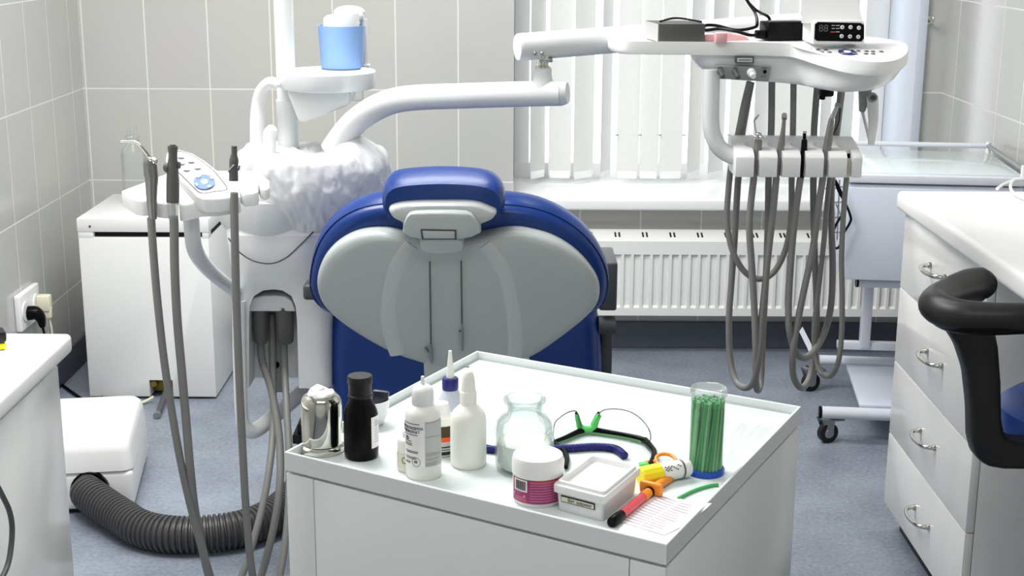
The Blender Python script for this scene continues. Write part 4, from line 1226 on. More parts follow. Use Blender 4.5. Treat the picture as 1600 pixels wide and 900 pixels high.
b = MB(); b.tube([V((x0 + 0.005, q.y + 0.03, TZ + hz + 0.002)), V((x0 + 0.04, q.y + 0.06, TZ + hz + 0.007)), V((x1 - 0.003, q.y + 0.03, TZ + hz + 0.002))], 0.002, n=8); b.build('strap', BLACK, cs)

pk = thing('clip', 'pale pink plastic clip on the tray beside the dark grey case', 'clip', V((0.42, 2.72, TZ)))
a = P(1103, 62, 2.735); c = P(1173, 62, 2.735)
b = MB(); b.prism([P(1101, 66, 2.735), P(1172, 63, 2.735), P(1166, 57, 2.735), P(1135, 51, 2.735), P(1101, 55, 2.735)], (0, 0.02, 0), bev=0.002); b.build('jaw', PINK, pk)
b = MB(); b.box(P(1126, 59, 2.692), (0.022, 0.024, 0.020), bev=0.003); b.build('latch', PINK, pk)

aq = P(1224, 47, 2.80)
ad = thing('power_adapter', 'black power adapter brick lying on the tray', 'adapter', V((aq.x, aq.y, TZ)))
b = MB(); b.box(V((aq.x, aq.y, TZ + 0.0185)), (0.082, 0.048, 0.036), rot=math.radians(14), bev=0.003, seg=3); adb = b.build('body', BLACK, ad)
b = MB(); b.box(V((aq.x, aq.y, TZ + 0.0368)), (0.06, 0.03, 0.001), rot=math.radians(14)); b.build('label', INK, adb)
b = MB(); q = V((aq.x - 0.046, aq.y - 0.018, TZ + 0.012)); b.box(q, (0.024, 0.018, 0.016), rot=math.radians(14), bev=0.003); b.build('plug', BLACK, ad)
b = MB(); b.tube([q, P(1172, 55, 2.77), P(1150, 49, 2.78), P(1125, 45, 2.80), P(1102, 47, 2.81), P(1102, 40, 2.82), P(1120, 40, 2.82), P(1150, 47, 2.80), P(1178, 43, 2.80), P(1183, 36, 2.80), P(1180, 20, 2.83), P(1170, 5, 2.85), P(1160, -12, 2.86)], 0.0032, n=8, smooth=6); b.build('cord', BLACK, ad)
b = MB(); b.tube([P(1246, 36, 2.82), P(1208, 36, 2.83), P(1200, 26, 2.83), P(1182, 16, 2.85), P(1168, 2, 2.86), P(1160, -14, 2.87)], 0.003, n=8, smooth=6); b.build('cord', BLACK, ad)

dv = thing('charging_station', 'white charging station with black display panel on the tray', 'device', V((0.62, 2.68, TZ)))
dy = 2.655
f = lambda x, y, d=0: P(x, y, dy + d)
b = MB(); b.prism([f(1270, 69), f(1349, 69), f(1351, 66), f(1351, 36), f(1348, 32), f(1276, 32), f(1271, 37)], (0, 0.10, 0), bev=0.004, seg=3); dvb = b.build('body', WPLAST, dv)
b = MB()
bk = lambda x, y, d: P(x, y, dy + 0.02 + d)
b.faces_from([[bk(1252, 36, 0), bk(1348, 34, 0), bk(1348, 34, .08), bk(1252, 36, .08)], [bk(1256, 0, .02), bk(1341, 0, .02), bk(1341, 0, .085), bk(1256, 0, .085)], [bk(1262, -60, .035), bk(1332, -60, .035), bk(1332, -60, .085), bk(1262, -60, .085)]])
b.build('upright', WPLAST, dv)
b = MB(); b.prism([f(1272.5, 61, -0.001), f(1277, 64, -0.001), f(1346, 65, -0.001), f(1350, 60, -0.001), f(1350, 39, -0.001), f(1345, 36, -0.001), f(1278, 34.5, -0.001), f(1273.5, 38, -0.001)], (0, 0.003, 0)); dp = b.build('display_panel', BLACK, dv)
b = MB()
q = P(1279, 44.6, dy - 0.002)
b.text('88', 0.0185, Matrix.Translation(q) @ Matrix.Rotation(PI / 2, 4, 'X')); b.build('display_digits', DIGIT, dp)
for x, y in ((1316, 42.5), (1329, 42.5), (1342, 43.5), (1315, 56.5), (1328, 57), (1341, 57.5)):
    q = P(x, y, dy - 0.002); k = MB(); k.tube([q, q + V((0, -0.0018, 0))], [0.0038, 0.0034], n=18, smooth=0); bt = k.build('button', WPLAST, dp)
    k = MB(); k.box(q + V((0, -0.002, 0)), (0.0022, 0.0008, 0.0018)); k.build('button_mark', INKD, bt)
b = MB()
for y in (39.8, 44.5, 49.8):
    for x, ww in ((1302, 5), (1309, 6)):
        q = P(x, y, dy - 0.0016); b.box(q, (pm(ww, q), 0.0006, 0.0014))
b.build('panel_lettering', INKL, dp)
b = MB(); q = P(1301.5, 50, dy - 0.0022); b.box(q, (pm(7, q), 0.0008, 0.0022)); b.build('indicator', MAGR, dp)

# ------------------------------------------------------------------ pale blue trolley under the window on the right
tr = thing('instrument_trolley', 'pale blue trolley with glass top and castors beneath the right end of the window', 'trolley', (1.2, 4.2, 0))
ta = math.radians(-6)
TU, TV = V((math.cos(ta), math.sin(ta), 0)), V((-math.sin(ta), math.cos(ta), 0))
TO = V((0.957, 3.965, 0))
tl = lambda u_, v_, z: TO + TU * u_ + TV * v_ + V((0, 0, z))
TW, TD, TZt, TZb = 0.487, 0.46, 0.822, 0.512
b = MB(); b.box(tl(TW / 2, TD / 2, (TZt - 0.03 + TZb) / 2), (TW, TD, TZt - 0.03 - TZb), rot=ta, bev=0.004); tb = b.build('cabinet_box', TROL, tr)
b = MB(); b.box(tl(TW / 2, -0.004, (TZt - 0.036 + TZb) / 2), (TW - 0.004, 0.012, TZt - 0.04 - TZb), rot=ta, bev=0.003); b.build('drawer_front', TROL, tb)
b = MB(); b.box(tl(TW / 2, TD / 2, TZt - 0.0125), (TW + 0.004, TD + 0.02, 0.025), rot=ta, bev=0.004, seg=3); tt = b.build('top_frame', TROLT, tr)
b = MB(); b.box(tl(TW / 2, TD / 2, TZt + 0.001), (TW - 0.03, TD - 0.02, 0.005), rot=ta, bev=0.001); b.build('glass_sheet', TROLGL, tt)
b = MB(); b.tube([tl(0.0, TD - 0.005, TZt + 0.022), tl(TW - 0.005, TD - 0.005, TZt + 0.022)], 0.008, smooth=0, n=14); b.build('back_rail', TROLT, tr)
b = MB(); b.tube([tl(TW - 0.006, TD - 0.005, TZt + 0.022), tl(TW - 0.006, 0.0, TZt + 0.022)], 0.007, smooth=0, n=14); b.build('side_rail', STEEL, tr)
for v__ in (TD - 0.005, 0.0):
    b = MB(); b.tube([tl(TW - 0.006, v__, TZt - 0.01), tl(TW - 0.006, v__, TZt + 0.034)], 0.008, smooth=0, n=12); b.build('rail_post', PVC, tr)
b = MB(); q = P(1341, 441, 3.99); b.tube([q, V((q.x + 0.40, q.y - 0.042, q.z))], 0.0145, smooth=0, n=18); fb = b.build('front_rail', TROLT, tr)
b = MB(); b.tube([q + V((-0.001, 0, 0)), q + V((-0.007, 0, 0))], 0.0148, smooth=0, n=18); b.build('end_cap', BLACK, fb)
# base frame
f0 = P(1284, 644, 3.99); f1 = V((f0.x + 0.46, f0.y - 0.048, f0.z))
b = MB(); b.tube([f0, f1], 0.0185, smooth=0, n=20); ff = b.build('base_tube', TROLT, tr)
b = MB(); b.tube([f0 + V((-0.001, 0, 0)), f0 + V((-0.009, 0.001, 0))], 0.0188, smooth=0, n=20); b.build('end_cap', BLACK, ff)
g0 = P(1280, 562, 4.50); g1 = V((g0.x + 0.48, g0.y - 0.05, g0.z))
b = MB(); b.tube([g0, g1], 0.0165, smooth=0, n=20); b.build('base_tube', TROLT, tr)
s0, s1 = P(1343, 632, 4.0), P(1322, 569, 4.48)
b = MB(); b.prism([s0, V((s0.x + 0.36, s0.y - 0.03, s0.z)), V((s1.x + 0.36, s1.y - 0.03, s1.z)), s1], (0, 0, -0.012), bev=0.003); b.build('lower_shelf', TROL, tr)
h0, h1 = P(1308, 539, 4.44), P(1420, 543, 4.40)
b = MB(); b.box((h0 + h1) / 2 + V((0.1, 0, 0)), ((h1 - h0).length + 0.2, 0.03, 0.026), rot=-0.09, bev=0.003); b.build('cross_bar', TROLT, tr)
a, c = P(1357, 436, 4.42), P(1351, 534, 4.42)
b = MB(); b.box((a + c) / 2 + V((0, 0, 0.01)), (0.032, 0.03, a.z - c.z + 0.06), bev=0.004); b.build('upright_post', TROLT, tr)
a, c = P(1251, 517, 4.62), P(1281, 575, 4.35)
b = MB(); b.tube([P(1253, 518, 4.66), P(1264, 540, 4.56), P(1274, 562, 4.49)], 0.019, smooth=0, n=4, flat=0.5); b.build('side_bar', TROLT, tr)


def castor(fx, fy, Y, big=1.0):
    q = P(fx, fy, Y)
    ax = V((0.35, -1, 0)).normalized()
    R_ = 0.031 * big
    wc = V((q.x + 0.008, q.y - 0.006, R_))
    ztop = q.z
    b = MB(); b.tube([wc - ax * 0.011, wc - ax * 0.009, wc + ax * 0.009, wc + ax * 0.011], [R_ * .85, R_, R_, R_ * .85], n=28, smooth=0)
    cst = b.build('castor_wheel', BLACKR, tr)
    b = MB(); b.tube([wc + ax * 0.0115, wc + ax * 0.0135], [R_ * .5, R_ * .42], n=20, smooth=0); b.build('hub', STEEL, cst)
    b = MB()
    b.lathe([(0.021, 2 * R_ + 0.012), (0.021, 2 * R_ + 0.018), (0.01, 2 * R_ + 0.02), (0.01, ztop - 0.012)], (q.x, q.y, 0), n=20)
    for s_ in (-1, 1):
        o_ = ax * (0.0155 * s_)
        b.prism([V((q.x - 0.02, q.y, 2 * R_ + 0.013)) + o_, V((q.x + 0.02, q.y, 2 * R_ + 0.013)) + o_, wc + o_ + V((0.008, 0, -0.006)), wc + o_ + V((-0.008, 0, -0.006))], ax * 0.002)
    b.box(wc + V((0.028, -0.005, R_ + 0.012)), (0.035, 0.024, 0.005), rot=0.2, bev=0.001)
    b.build('castor_fork', STEEL, tr)


castor(1290, 650, 4.0)
castor(1262, 600, 4.49)
for x_, y_ in ((f1.x - 0.05, f1.y), (g1.x - 0.06, g1.y)):
    R_ = 0.031
    b = MB(); b.tube([V((x_ - 0.01, y_, R_)), V((x_ + 0.01, y_, R_))], R_, n=24, smooth=0); b.build('castor_wheel', BLACKR, tr)
    b = MB(); b.lathe([(0.015, 2 * R_ - 0.002), (0.012, 0.1)], (x_, y_, 0), n=14); b.build('castor_fork', STEEL, tr)
# wire rack on the trolley's left side
b = MB()
WY = 4.05
for py, x0_, x1_ in ((292, 1306, 1327), (294, 1290, 1312), (316, 1300, 1322), (363, 1300, 1318), (340, 1298, 1318)):
    b.tube([P(x0_, py, WY), P(x1_, py, WY)], 0.0025, smooth=0, n=8)
for (x0_, y0_), (x1_, y1_) in (((1290, 294), (1297, 306)), ((1306, 318), (1318, 345)), ((1322, 280), (1318, 380)), ((1312, 281), (1308, 375)), ((1284, 340), (1292, 352))):
    b.tube([P(x0_, y0_, WY), P(x1_, y1_, WY - 0.02)], 0.0025, smooth=0, n=8)
b.tube([P(1297, 306, WY), P(1300, 340, WY), P(1303, 375, WY)], 0.0025, n=8)
b.build('wire_rack', STEEL, tr)
b = MB(); b.tube([P(x, y, 3.93) for x, y in ((1305, 281), (1312, 295), (1319, 312), (1329, 338), (1328, 348), (1320, 362), (1314, 380), (1308, 388), (1302, 383), (1301, 368), (1306, 352), (1313, 340), (1320, 328), (1319, 315), (1311, 300), (1305, 284))], 0.0036, n=8, smooth=5)
tag(b.build('cord', BLACK), 'black cord looping over the wire rack at the trolley side', 'cord')

# ------------------------------------------------------------------ drawer cabinet and worktop on the right
FX = 0.958
rc_ = thing('drawer_cabinet', 'white gloss cabinet of four drawers with arched handles on the right', 'cabinet', (1.23, 3.07, 0))
yb_, yf_ = 3.372, Xp(1521, 690, FX).y
b = MB(); b.box(((FX + 0.020 + 1.496) / 2, (yb_ + yf_) / 2, 0.448), (1.496 - FX - 0.020, yb_ - yf_, 0.764), bev=0.002); b.build('body', FRONTS, rc_)
b = MB(); b.box(((FX + 0.04 + 1.48) / 2, (yb_ + yf_) / 2, 0.033), (1.44 - FX, yb_ - yf_ - 0.04, 0.066)); b.build('plinth', BLACKR, rc_)
zlev = [Xp(1388, 795, FX).z, Xp(1396, 684, FX).z, Xp(1404, 570, FX).z, Xp(1411, 452, FX).z, 0.828]
hpos = [(1441, 808), (1450, 686), (1461, 560), (1466, 424)]
names = ['bottom', 'third', 'second', 'top']
for i in range(4):
    z0, z1 = zlev[i] + 0.0015, zlev[i + 1] - 0.0015
    b = MB(); b.box((FX + 0.009, (yb_ + yf_) / 2, (z0 + z1) / 2), (0.018, yb_ - yf_ - 0.001, z1 - z0), bev=0.0012); d = b.build('drawer', FRONTS, rc_)
    q = Xp(hpos[i][0], hpos[i][1], FX)
    b = MB(); hw = 0.057
    b.tube([q + V((0.002, hw, 0.0)), q + V((-0.012, hw, 0.0)), q + V((-0.026, hw * 0.75, 0)), q + V((-0.033, 0, 0)), q + V((-0.026, -hw * .75, 0)), q + V((-0.012, -hw, 0)), q + V((0.002, -hw, 0))], 0.0052, n=12, smooth=5)
    for s_ in (-1, 1):
        b.tube([q + V((0.0, hw * s_, 0)), q + V((-0.006, hw * s_, 0))], [0.008, 0.007], n=16, smooth=0)
    b.build('handle', CHROME, d)
b = MB(); b.box(((0.938 + 1.496) / 2, (3.392 + 1.7) / 2, 0.855), (1.496 - 0.938, 3.392 - 1.7, 0.046), bev=0.012, seg=4)
tag(b.build('worktop', WORKTOP), 'white rounded worktop over the drawers along the right wall', 'worktop')
b = MB(); b.box((1.22, 1.78, 0.415), (0.52, 0.03, 0.828), bev=0.002); sp2 = b.build('side_panel', FRONTS)
tag(sp2, 'white end panel carrying the near end of the right worktop', 'panel')
b = MB()
b.tube([Zp(x, y, 0.884) for x, y in ((1558, 295), (1570, 287), (1584, 282), (1604, 280))], 0.004, n=8)
b.tube([Zp(x, y, 0.884) for x, y in ((1604, 277), (1586, 281), (1579, 290), (1584, 302), (1604, 312))], 0.004, n=8)
tag(b.build('cable', PVC), 'white cable coiled on the far end of the right worktop', 'cable')

# ------------------------------------------------------------------ stool
st = thing('operator_stool', 'black stool with looped torso rest and blue seat at the right edge', 'stool', (1.02, 2.32, 0))
b = MB()
zr = 0.86
pts = [P(1640, 494, 2.20), P(1600, 496, 2.20), P(1550, 497, 2.21), P(1500, 494, 2.23), P(1466, 482, 2.27), P(1460, 471, 2.33), P(1480, 458, 2.40), P(1510, 447, 2.46), P(1532, 445, 2.48), P(1541, 449, 2.47)]
b.tube(pts, [0.024, 0.0245, 0.026, 0.028, 0.027, 0.0255, 0.026, 0.030, 0.032, 0.022], n=20, smooth=7); tr_ = b.build('torso_rest', BLACKR, st, angle=60)
b = MB(); b.tube([P(1640, 508, 2.195), P(1600, 509, 2.195), P(1550, 511, 2.2), P(1500, 509, 2.22), P(1468, 498, 2.265), P(1456, 480, 2.325)], 0.014, n=12, smooth=7); b.build('rest_edge', BLACK, tr_)
b = MB()
outl = [(1474, 505), (1500, 545), (1513, 585), (1519, 640), (1520, 690), (1527, 718), (1545, 731), (1570, 735), (1640, 736), (1640, 694), (1590, 692), (1572, 684), (1567, 660), (1566, 600), (1562, 545), (1554, 505)]
b.prism([P(x, y, 2.255) for x, y in outl], (0, 0.05, 0), bev=0.009, seg=3); b.build('rest_support', BLACKR, st)
sc_ = P(1652, 672, 2.32)
b = MB(); b.lathe([(0.12, sc_.z - 0.045), (0.155, sc_.z - 0.035), (0.168, sc_.z - 0.01), (0.165, sc_.z + 0.02), (0.145, sc_.z + 0.035), (0.0, sc_.z + 0.038)], (sc_.x + 0.085, sc_.y + 0.05, 0), n=48, cap1=False); b.build('seat', BLUE, st)
sx_, sy_ = sc_.x + 0.085, sc_.y + 0.05
b = MB(); b.lathe([(0.025, 0.09), (0.025, 0.3), (0.018, 0.3), (0.018, sc_.z - 0.045)], (sx_, sy_, 0), n=24); b.build('gas_column', STEEL, st)
for k in range(5):
    a = k * 2 * PI / 5 + 0.3
    e = V((sx_ + 0.23 * math.cos(a), sy_ + 0.23 * math.sin(a), 0.065))
    b = MB(); b.tube([V((sx_, sy_, 0.10)), e], [0.022, 0.015], n=12, smooth=0); lg = b.build('leg', BLACK, st)
    b = MB(); dd = V((-math.sin(a), math.cos(a), 0)) * 0.012; b.tube([V((e.x, e.y, 0.026)) - dd, V((e.x, e.y, 0.026)) + dd], 0.026, n=18, smooth=0); b.build('castor_wheel', BLACKR, lg)

# ------------------------------------------------------------------ white cart in front
CZ = 0.80
FL, FR, BR, BL = Zp(444, 706, CZ), Zp(1042, 851, CZ), Zp(1252, 635, CZ), Zp(745, 548, CZ)


def Q(s_, t_, z):
    p_ = (FL * (1 - s_) + FR * s_) * (1 - t_) + (BL * (1 - s_) + BR * s_) * t_
    return V((p_.x, p_.y, z))


cart = thing('cart', 'white metal cart with rimmed glass top in front of the blue chair', 'cart', Q(.5, .5, 0))


def ringq(e, z):
    return [Q(e, e, z), Q(1 - e, e, z), Q(1 - e, 1 - e, z), Q(e, 1 - e, z)]


b = MB()
b.faces_from([ringq(0.0, 0.774), ringq(0.0, CZ - 0.001), ringq(0.001, CZ), ringq(0.006, CZ), ringq(0.007, CZ - 0.001), ringq(0.007, 0.782)])
ctray_ = b.build('top_tray', CARTW, cart, angle=20)
SZ = 0.7880
b = MB(); b.prism(ringq(0.016, 0.7822), (0, 0, SZ - 0.7822), bev=0.0008); b.build('glass_sheet', TOPGL, ctray_)
q = Zp(730, 573, SZ + 0.0004); b = MB(); b.tube([V((q.x, q.y, SZ - 0.0005)), V((q.x, q.y, SZ + 0.0012))], [0.0042, 0.0036], n=16, smooth=0); b.build('screw', STEEL, ctray_)
b = MB(); b.faces_from([ringq(0.012, 0.10), ringq(0.012, 0.773)]); b.build('body', CARTW, cart, angle=20)
for s0, s1, nm in ((0.002, 0.083, 'corner_post'), (0.0855, 0.9145, 'front_panel'), (0.917, 0.998, 'corner_post')):
    b = MB(); b.prism([Q(s0, 0.002, 0.09), Q(s1, 0.002, 0.09), Q(s1, 0.011, 0.09), Q(s0, 0.011, 0.09)], (0, 0, 0.679), bev=0.001); b.build(nm, CARTW, cart)
b = MB(); b.prism([Q(0.989, 0.012, 0.09), Q(0.998, 0.012, 0.09), Q(0.998, 0.998, 0.09), Q(0.989, 0.998, 0.09)], (0, 0, 0.679), bev=0.001); b.build('side_panel', CARTW, cart)
for s_, t_ in ((.08, .08), (.92, .08), (.92, .92), (.08, .92)):
    q = Q(s_, t_, 0.028)
    b = MB(); b.tube([q + V((-.011, 0, 0)), q + V((.011, 0, 0))], 0.028, n=24, smooth=0); cw = b.build('castor_wheel', BLACKR, cart)
    b = MB(); b.lathe([(0.018, 0.057), (0.018, 0.062), (0.009, 0.064), (0.009, 0.1)], (q.x, q.y, 0), n=16); b.build('castor_stem', STEEL, cw)


def spot(px, py, label, name, cat, group=None):
    q = Zp(px, py, SZ); q.z = SZ + 0.0004
    return thing(name, label, cat, q, group), q


def prof(q, px, items):      # (radius in px, py on the axis) -> (r, z above base)
    out = []
    for r, y in items:
        p_ = P(px, y, q.y)
        out.append((pm(r, p_), p_.z - q.z))
    return out


def lobj(name, m, parent, q, pr, n=40, cap1=True, cap0=True, angle=38):
    b = MB(); b.lathe(pr, q, n=n, cap1=cap1, cap0=cap0); return b.build(name, m, parent, angle=angle)


# metal cotton dispenser
t, q = spot(504, 703, 'polished steel cotton dispenser on the left corner of the cart, cotton on its top', 'cotton_dispenser', 'dispenser')
h = lambda y, x=504: P(x, y, q.y).z - q.z
r = lambda px: pm(px, q)
lobj('base', CHROME, t, q, [(r(34), 0), (r(35), 0.002), (r(34.5), 0.007), (r(31), 0.010), (r(28), 0.011)], n=56)
hb_ = h(628)
bd = lobj('cylinder', CHROME, t, q, [(r(31), 0.0112), (r(31.3), 0.014), (r(32), hb_ - 0.004), (r(31), hb_ + 0.003), (r(28.5), hb_ + 0.008), (r(24), hb_ + 0.0115), (r(20), hb_ + 0.010), (r(18), hb_ + 0.004)], n=64)
b = MB()
b.ball(q + V((0.0, 0, hb_ + 0.012)), r(21), (1, 1, 0.36), u=40, v=20)
b.ball(q + V((-0.004, 0.001, hb_ + 0.017)), r(12), (1, 1, 0.62), u=30, v=16)
for v in b.bm.verts:
    d = v.co - q
    v.co += d.normalized() * 0.0022 * MN.noise(v.co * 160) + V((0, 0, 0.002 * MN.noise(v.co * 90)))
b.build('cotton_wool', COTTON, t, angle=80)

# black bottle
t, q = spot(565, 713, 'black plastic bottle with ribbed black cap standing beside the steel cotton dispenser', 'bottle', 'bottle')
lobj('body', BLACK, t, q, prof(q, 565, [(24, 713), (26.5, 709), (27, 700), (27, 648), (26, 641), (22, 632), (18.5, 625), (17, 622), (17, 616)]), n=48)
cp = prof(q, 565, [(19.5, 619), (19.5, 616), (18.2, 615), (18.2, 599), (19.6, 598), (19.6, 588), (18.6, 586.5), (8, 586.3)])
lobj('cap', BLACKR, t, q, cp, n=40)
phi = math.atan2(-q.y, -q.x)
b = MB(); rr = pm(27, q) + 0.0004; zz = prof(q, 565, [(1, 694), (1, 646)])
b.lathe([(rr, zz[0][1]), (rr, zz[1][1])], q, n=16, a0=phi + 0.62, a1=phi + 1.75); lb_ = b.build('label', PAPER, t)
b = MB()
for k in range(9):
    z_ = zz[1][1] - 0.006 - k * (zz[1][1] - zz[0][1] - 0.01) / 9
    b.lathe([(rr + 0.0003, z_), (rr + 0.0003, z_ + (0.0025 if k in (1, 2) else 0.0011))], q, n=10, a0=phi + 0.86, a1=phi + 1.2 + 0.12 * (k % 3))
b.build('label_print', INKL, lb_)

# small white bowl with dark packet behind the black bottle
t, q = spot(581, 662, 'small white bowl half hidden behind the black bottle', 'bowl', 'bowl')
lobj('bowl', WPLAST, t, q, [(r(16), 0), (r(18), 0.002), (r(24), 0.012), (r(28), 0.03), (r(29), 0.038), (r(27.5), 0.038), (r(26), 0.03), (r(20), 0.010), (0, 0.006)], cap1=False)
b = MB(); pq = q + V((0.012, 0.0, 0.0082))
b.box(pq + V((0, 0, 0.022)), (0.024, 0.010, 0.042), mx=Matrix.Rotation(0.12, 3, 'Y'), bev=0.003)
tag(b.build('packet', NAVYD), 'dark navy packet standing in the small white bowl', 'packet')

# labelled bottle (large white) and its neighbours
t, q = spot(662, 742, 'tall white bottle with grey printed label near the front edge of the cart', 'bottle', 'bottle')
lobj('body', MILKY, t, q, prof(q, 661, [(26, 742), (28, 739), (28, 655), (27.6, 645), (25, 638), (19, 633), (16.5, 631), (16.5, 628)]), n=48)
lobj('cap', WPLAST, t, q, prof(q, 660, [(17, 632), (17, 629), (17.5, 628), (17, 610), (14, 604), (8, 601), (3.2, 600), (2.6, 588), (0.5, 587)]), n=36)
phi = math.atan2(-q.y, -q.x); rr = pm(28, q)
z0_, z1_ = P(662, 720, q.y).z - q.z, P(662, 651, q.y).z - q.z
b = MB(); b.lathe([(rr + 0.0003, z0_), (rr + 0.0003, z1_)], q, n=28, a0=phi - 1.65, a1=phi + 0.08); lab1 = b.build('label', PAPER, t)
b = MB(); b.lathe([(rr + 0.0003, z0_), (rr + 0.0003, z1_)], q, n=20, a0=phi + 0.08, a1=phi + 1.35); lab2 = b.build('label_side', INKL, t)
b = MB()
bend = lambda z_, st: cylbend(q, rr + 0.0006, phi + st, z_)
hL = z1_ - z0_
b.text('ХЛОРГЕКСИДИНА', 0.0050, None, bend=bend(z0_ + hL * 0.86, -1.86))
b.text('БИГЛЮКОНАТ', 0.0050, None, bend=bend(z0_ + hL * 0.775, -1.66))
b.text('2%', 0.0066, None, bend=bend(z0_ + hL * 0.62, -1.2))
b.build('label_lettering', INKD, lab1)
b = MB()
for f_, wd_, a_ in ((0.945, 1.25, -1.45), (0.70, 1.1, -1.4), (0.55, 0.5, -1.2), (0.50, 0.6, -1.25), (0.465, 0.6, -1.25), (0.33, 0.9, -1.2), (0.30, 0.8, -1.1), (0.20, 0.75, -1.2), (0.165, 0.8, -1.2), (0.09, 0.5, -1.25), (0.06, 0.45, -1.25)):
    b.lathe([(rr + 0.0005, z0_ + hL * f_), (rr + 0.0005, z0_ + hL * f_ + 0.0011)], q, n=12, a0=phi + a_, a1=phi + a_ + wd_)
for k in range(24):
    a_ = phi - 0.42 + 0.24 * math.cos(k * PI / 12); a2_ = phi - 0.42 + 0.24 * math.cos((k + 1) * PI / 12)
    zc_ = z0_ + hL * 0.11 + 0.0062 * math.sin(k * PI / 12); zc2 = z0_ + hL * 0.11 + 0.0062 * math.sin((k + 1) * PI / 12)
    R__ = rr + 0.0006
    b.tube([q + V((R__ * math.cos(a_), R__ * math.sin(a_), zc_)), q + V((R__ * math.cos(a2_), R__ * math.sin(a2_), zc2))], 0.0003, n=5, smooth=0)
b.text('48', 0.0055, None, bend=bend(z0_ + hL * 0.11, -0.56))
b.build('small_print', INK, lab1)
b = MB()
for f_ in (0.985, 0.66, 0.30, 0.27, 0.24, 0.18, 0.15, 0.09, 0.06, 0.03):
    b.lathe([(rr + 0.0005, z0_ + hL * f_), (rr + 0.0005, z0_ + hL * f_ + 0.0009)], q, n=12, a0=phi + 0.12, a1=phi + 0.75 + 0.4 * ((f_ * 37) % 1))
b.build('small_print', BUTTON, lab2)

t, q = spot(641, 733, 'small white bottle with cream label tucked behind the tall labelled bottle', 'bottle', 'bottle')
lobj('body', MILKY, t, q, prof(q, 641, [(18, 733), (20, 730), (20, 690), (18, 684), (12, 681), (9, 679)]))
lobj('cap', WPLAST, t, q, prof(q, 641, [(12, 682), (12, 674), (10, 671), (2, 670.5)]))
phi = math.atan2(-q.y, -q.x); rr = pm(20, q); z0_, z1_ = P(641, 727, q.y).z - q.z, P(641, 703, q.y).z - q.z
b = MB(); b.lathe([(rr + .0003, z0_), (rr + .0003, z1_)], q, n=24, a0=phi - 1.5, a1=phi + 1.2); lk = b.build('label', KRAFT, t)
b = MB()
for k in range(16):
    a_ = phi - 0.45 + 0.2 * math.cos(k * PI / 8); a2_ = phi - 0.45 + 0.2 * math.cos((k + 1) * PI / 8)
    zc_ = (z0_ + z1_) / 2 + 0.002; R__ = rr + 0.0006
    b.tube([q + V((R__ * math.cos(a_), R__ * math.sin(a_), zc_ + 0.004 * math.sin(k * PI / 8))), q + V((R__ * math.cos(a2_), R__ * math.sin(a2_), zc_ + 0.004 * math.sin((k + 1) * PI / 8)))], 0.0005, n=5, smooth=0)
b.build('label_emblem', INK, lk)

t, q = spot(690, 708, 'white bottle with brown and orange label between the tall labelled bottle and the dropper bottle', 'bottle', 'bottle')
lobj('body', MILKY, t, q, prof(q, 690, [(19, 708), (21, 705), (21, 655), (20, 649), (15, 645), (12, 643)]))
lobj('cap', WPLAST, t, q, prof(q, 690, [(13, 646), (13, 632), (11, 629), (2, 628.5)]))
phi = math.atan2(-q.y, -q.x); rr = pm(21, q)
zq = lambda y: P(690, y, q.y).z - q.z


def band(m, y0, y1, a0, a1, nm, par, off=0.0003):
    b = MB(); b.lathe([(rr + off, zq(y0)), (rr + off, zq(y1))], q, n=16, a0=phi + a0, a1=phi + a1); return b.build(nm, m, par)


band(DARKLAB, 677, 660, -0.2, 1.3, 'label', t); band(ORANGER, 684, 677, -0.2, 1.3, 'label_band', t); band(INKL, 706, 685, -0.2, 1.3, 'label_base', t)
band(INKD, 693, 691, 0.0, 1.2, 'label_line', t, .0005); band(INKD, 696.5, 695.5, 0.0, 1.2, 'label_line', t, .0005); band(INKD, 704, 699, 0.0, 1.2, 'label_line', t, .0005)

t, q = spot(704, 664, 'translucent bottle with navy screw cap and long pale nozzle at the back of the group', 'bottle', 'bottle')
lobj('body', TRANSL, t, q, prof(q, 706, [(25, 664), (27, 661), (27, 650), (24, 638), (19, 624), (14, 612), (11, 607)]))
lobj('cap', NAVY, t, q, prof(q, 707, [(12.5, 608), (12.8, 607), (12.8, 592), (11.5, 590), (8, 589.5)]), n=30)
lobj('nozzle', MILKY, t, q, prof(q, 708, [(6.6, 591), (6, 580), (4.5, 568), (3.2, 556), (2.6, 548), (0.5, 547.6)]), n=20)

t, q = spot(732, 726, 'plain milky white dropper bottle in the middle of the group, without a label', 'bottle', 'bottle')
lobj('body', MILKY, t, q, prof(q, 732, [(25, 726), (27.5, 723), (28.3, 716), (28.3, 658), (27.5, 650), (24, 642), (17, 635), (12.5, 631), (12.5, 628)]), n=48)
lobj('collar', MILKY, t, q, prof(q, 732, [(13, 632), (13, 612), (12, 610), (10, 609)]), n=32)
lobj('cap', MILKY, t, q, prof(q, 732, [(11.8, 612), (11.5, 607), (9.5, 590), (7.5, 582), (4, 578.5), (0.8, 578)]), n=32)

# glass jar
t, q = spot(819, 733, 'clear open glass jar half full of white powder on the cart', 'jar', 'jar')
lobj('body', JARG, t, q, prof(q, 819, [(38, 735), (43, 731), (46, 720), (46, 668), (44.5, 659), (39, 652), (31, 647.5), (28, 643), (27.5, 636), (30, 630), (33.5, 626), (33.5, 622), (31, 620.5), (27, 624), (25.5, 634), (26, 644), (30, 650), (38, 655), (42.5, 662), (43.5, 670), (43.5, 718), (36, 729)]), n=64, cap1=True, angle=60)
b = MB(); b.lathe(prof(q, 819, [(35.5, 727), (41, 722), (42.5, 714), (42.3, 688)]) + [(pm(30, q), P(819, 685, q.y).z - q.z), (pm(12, q), P(819, 688, q.y).z - q.z)], q, n=48); b.build('powder', POWDER, t, angle=70)

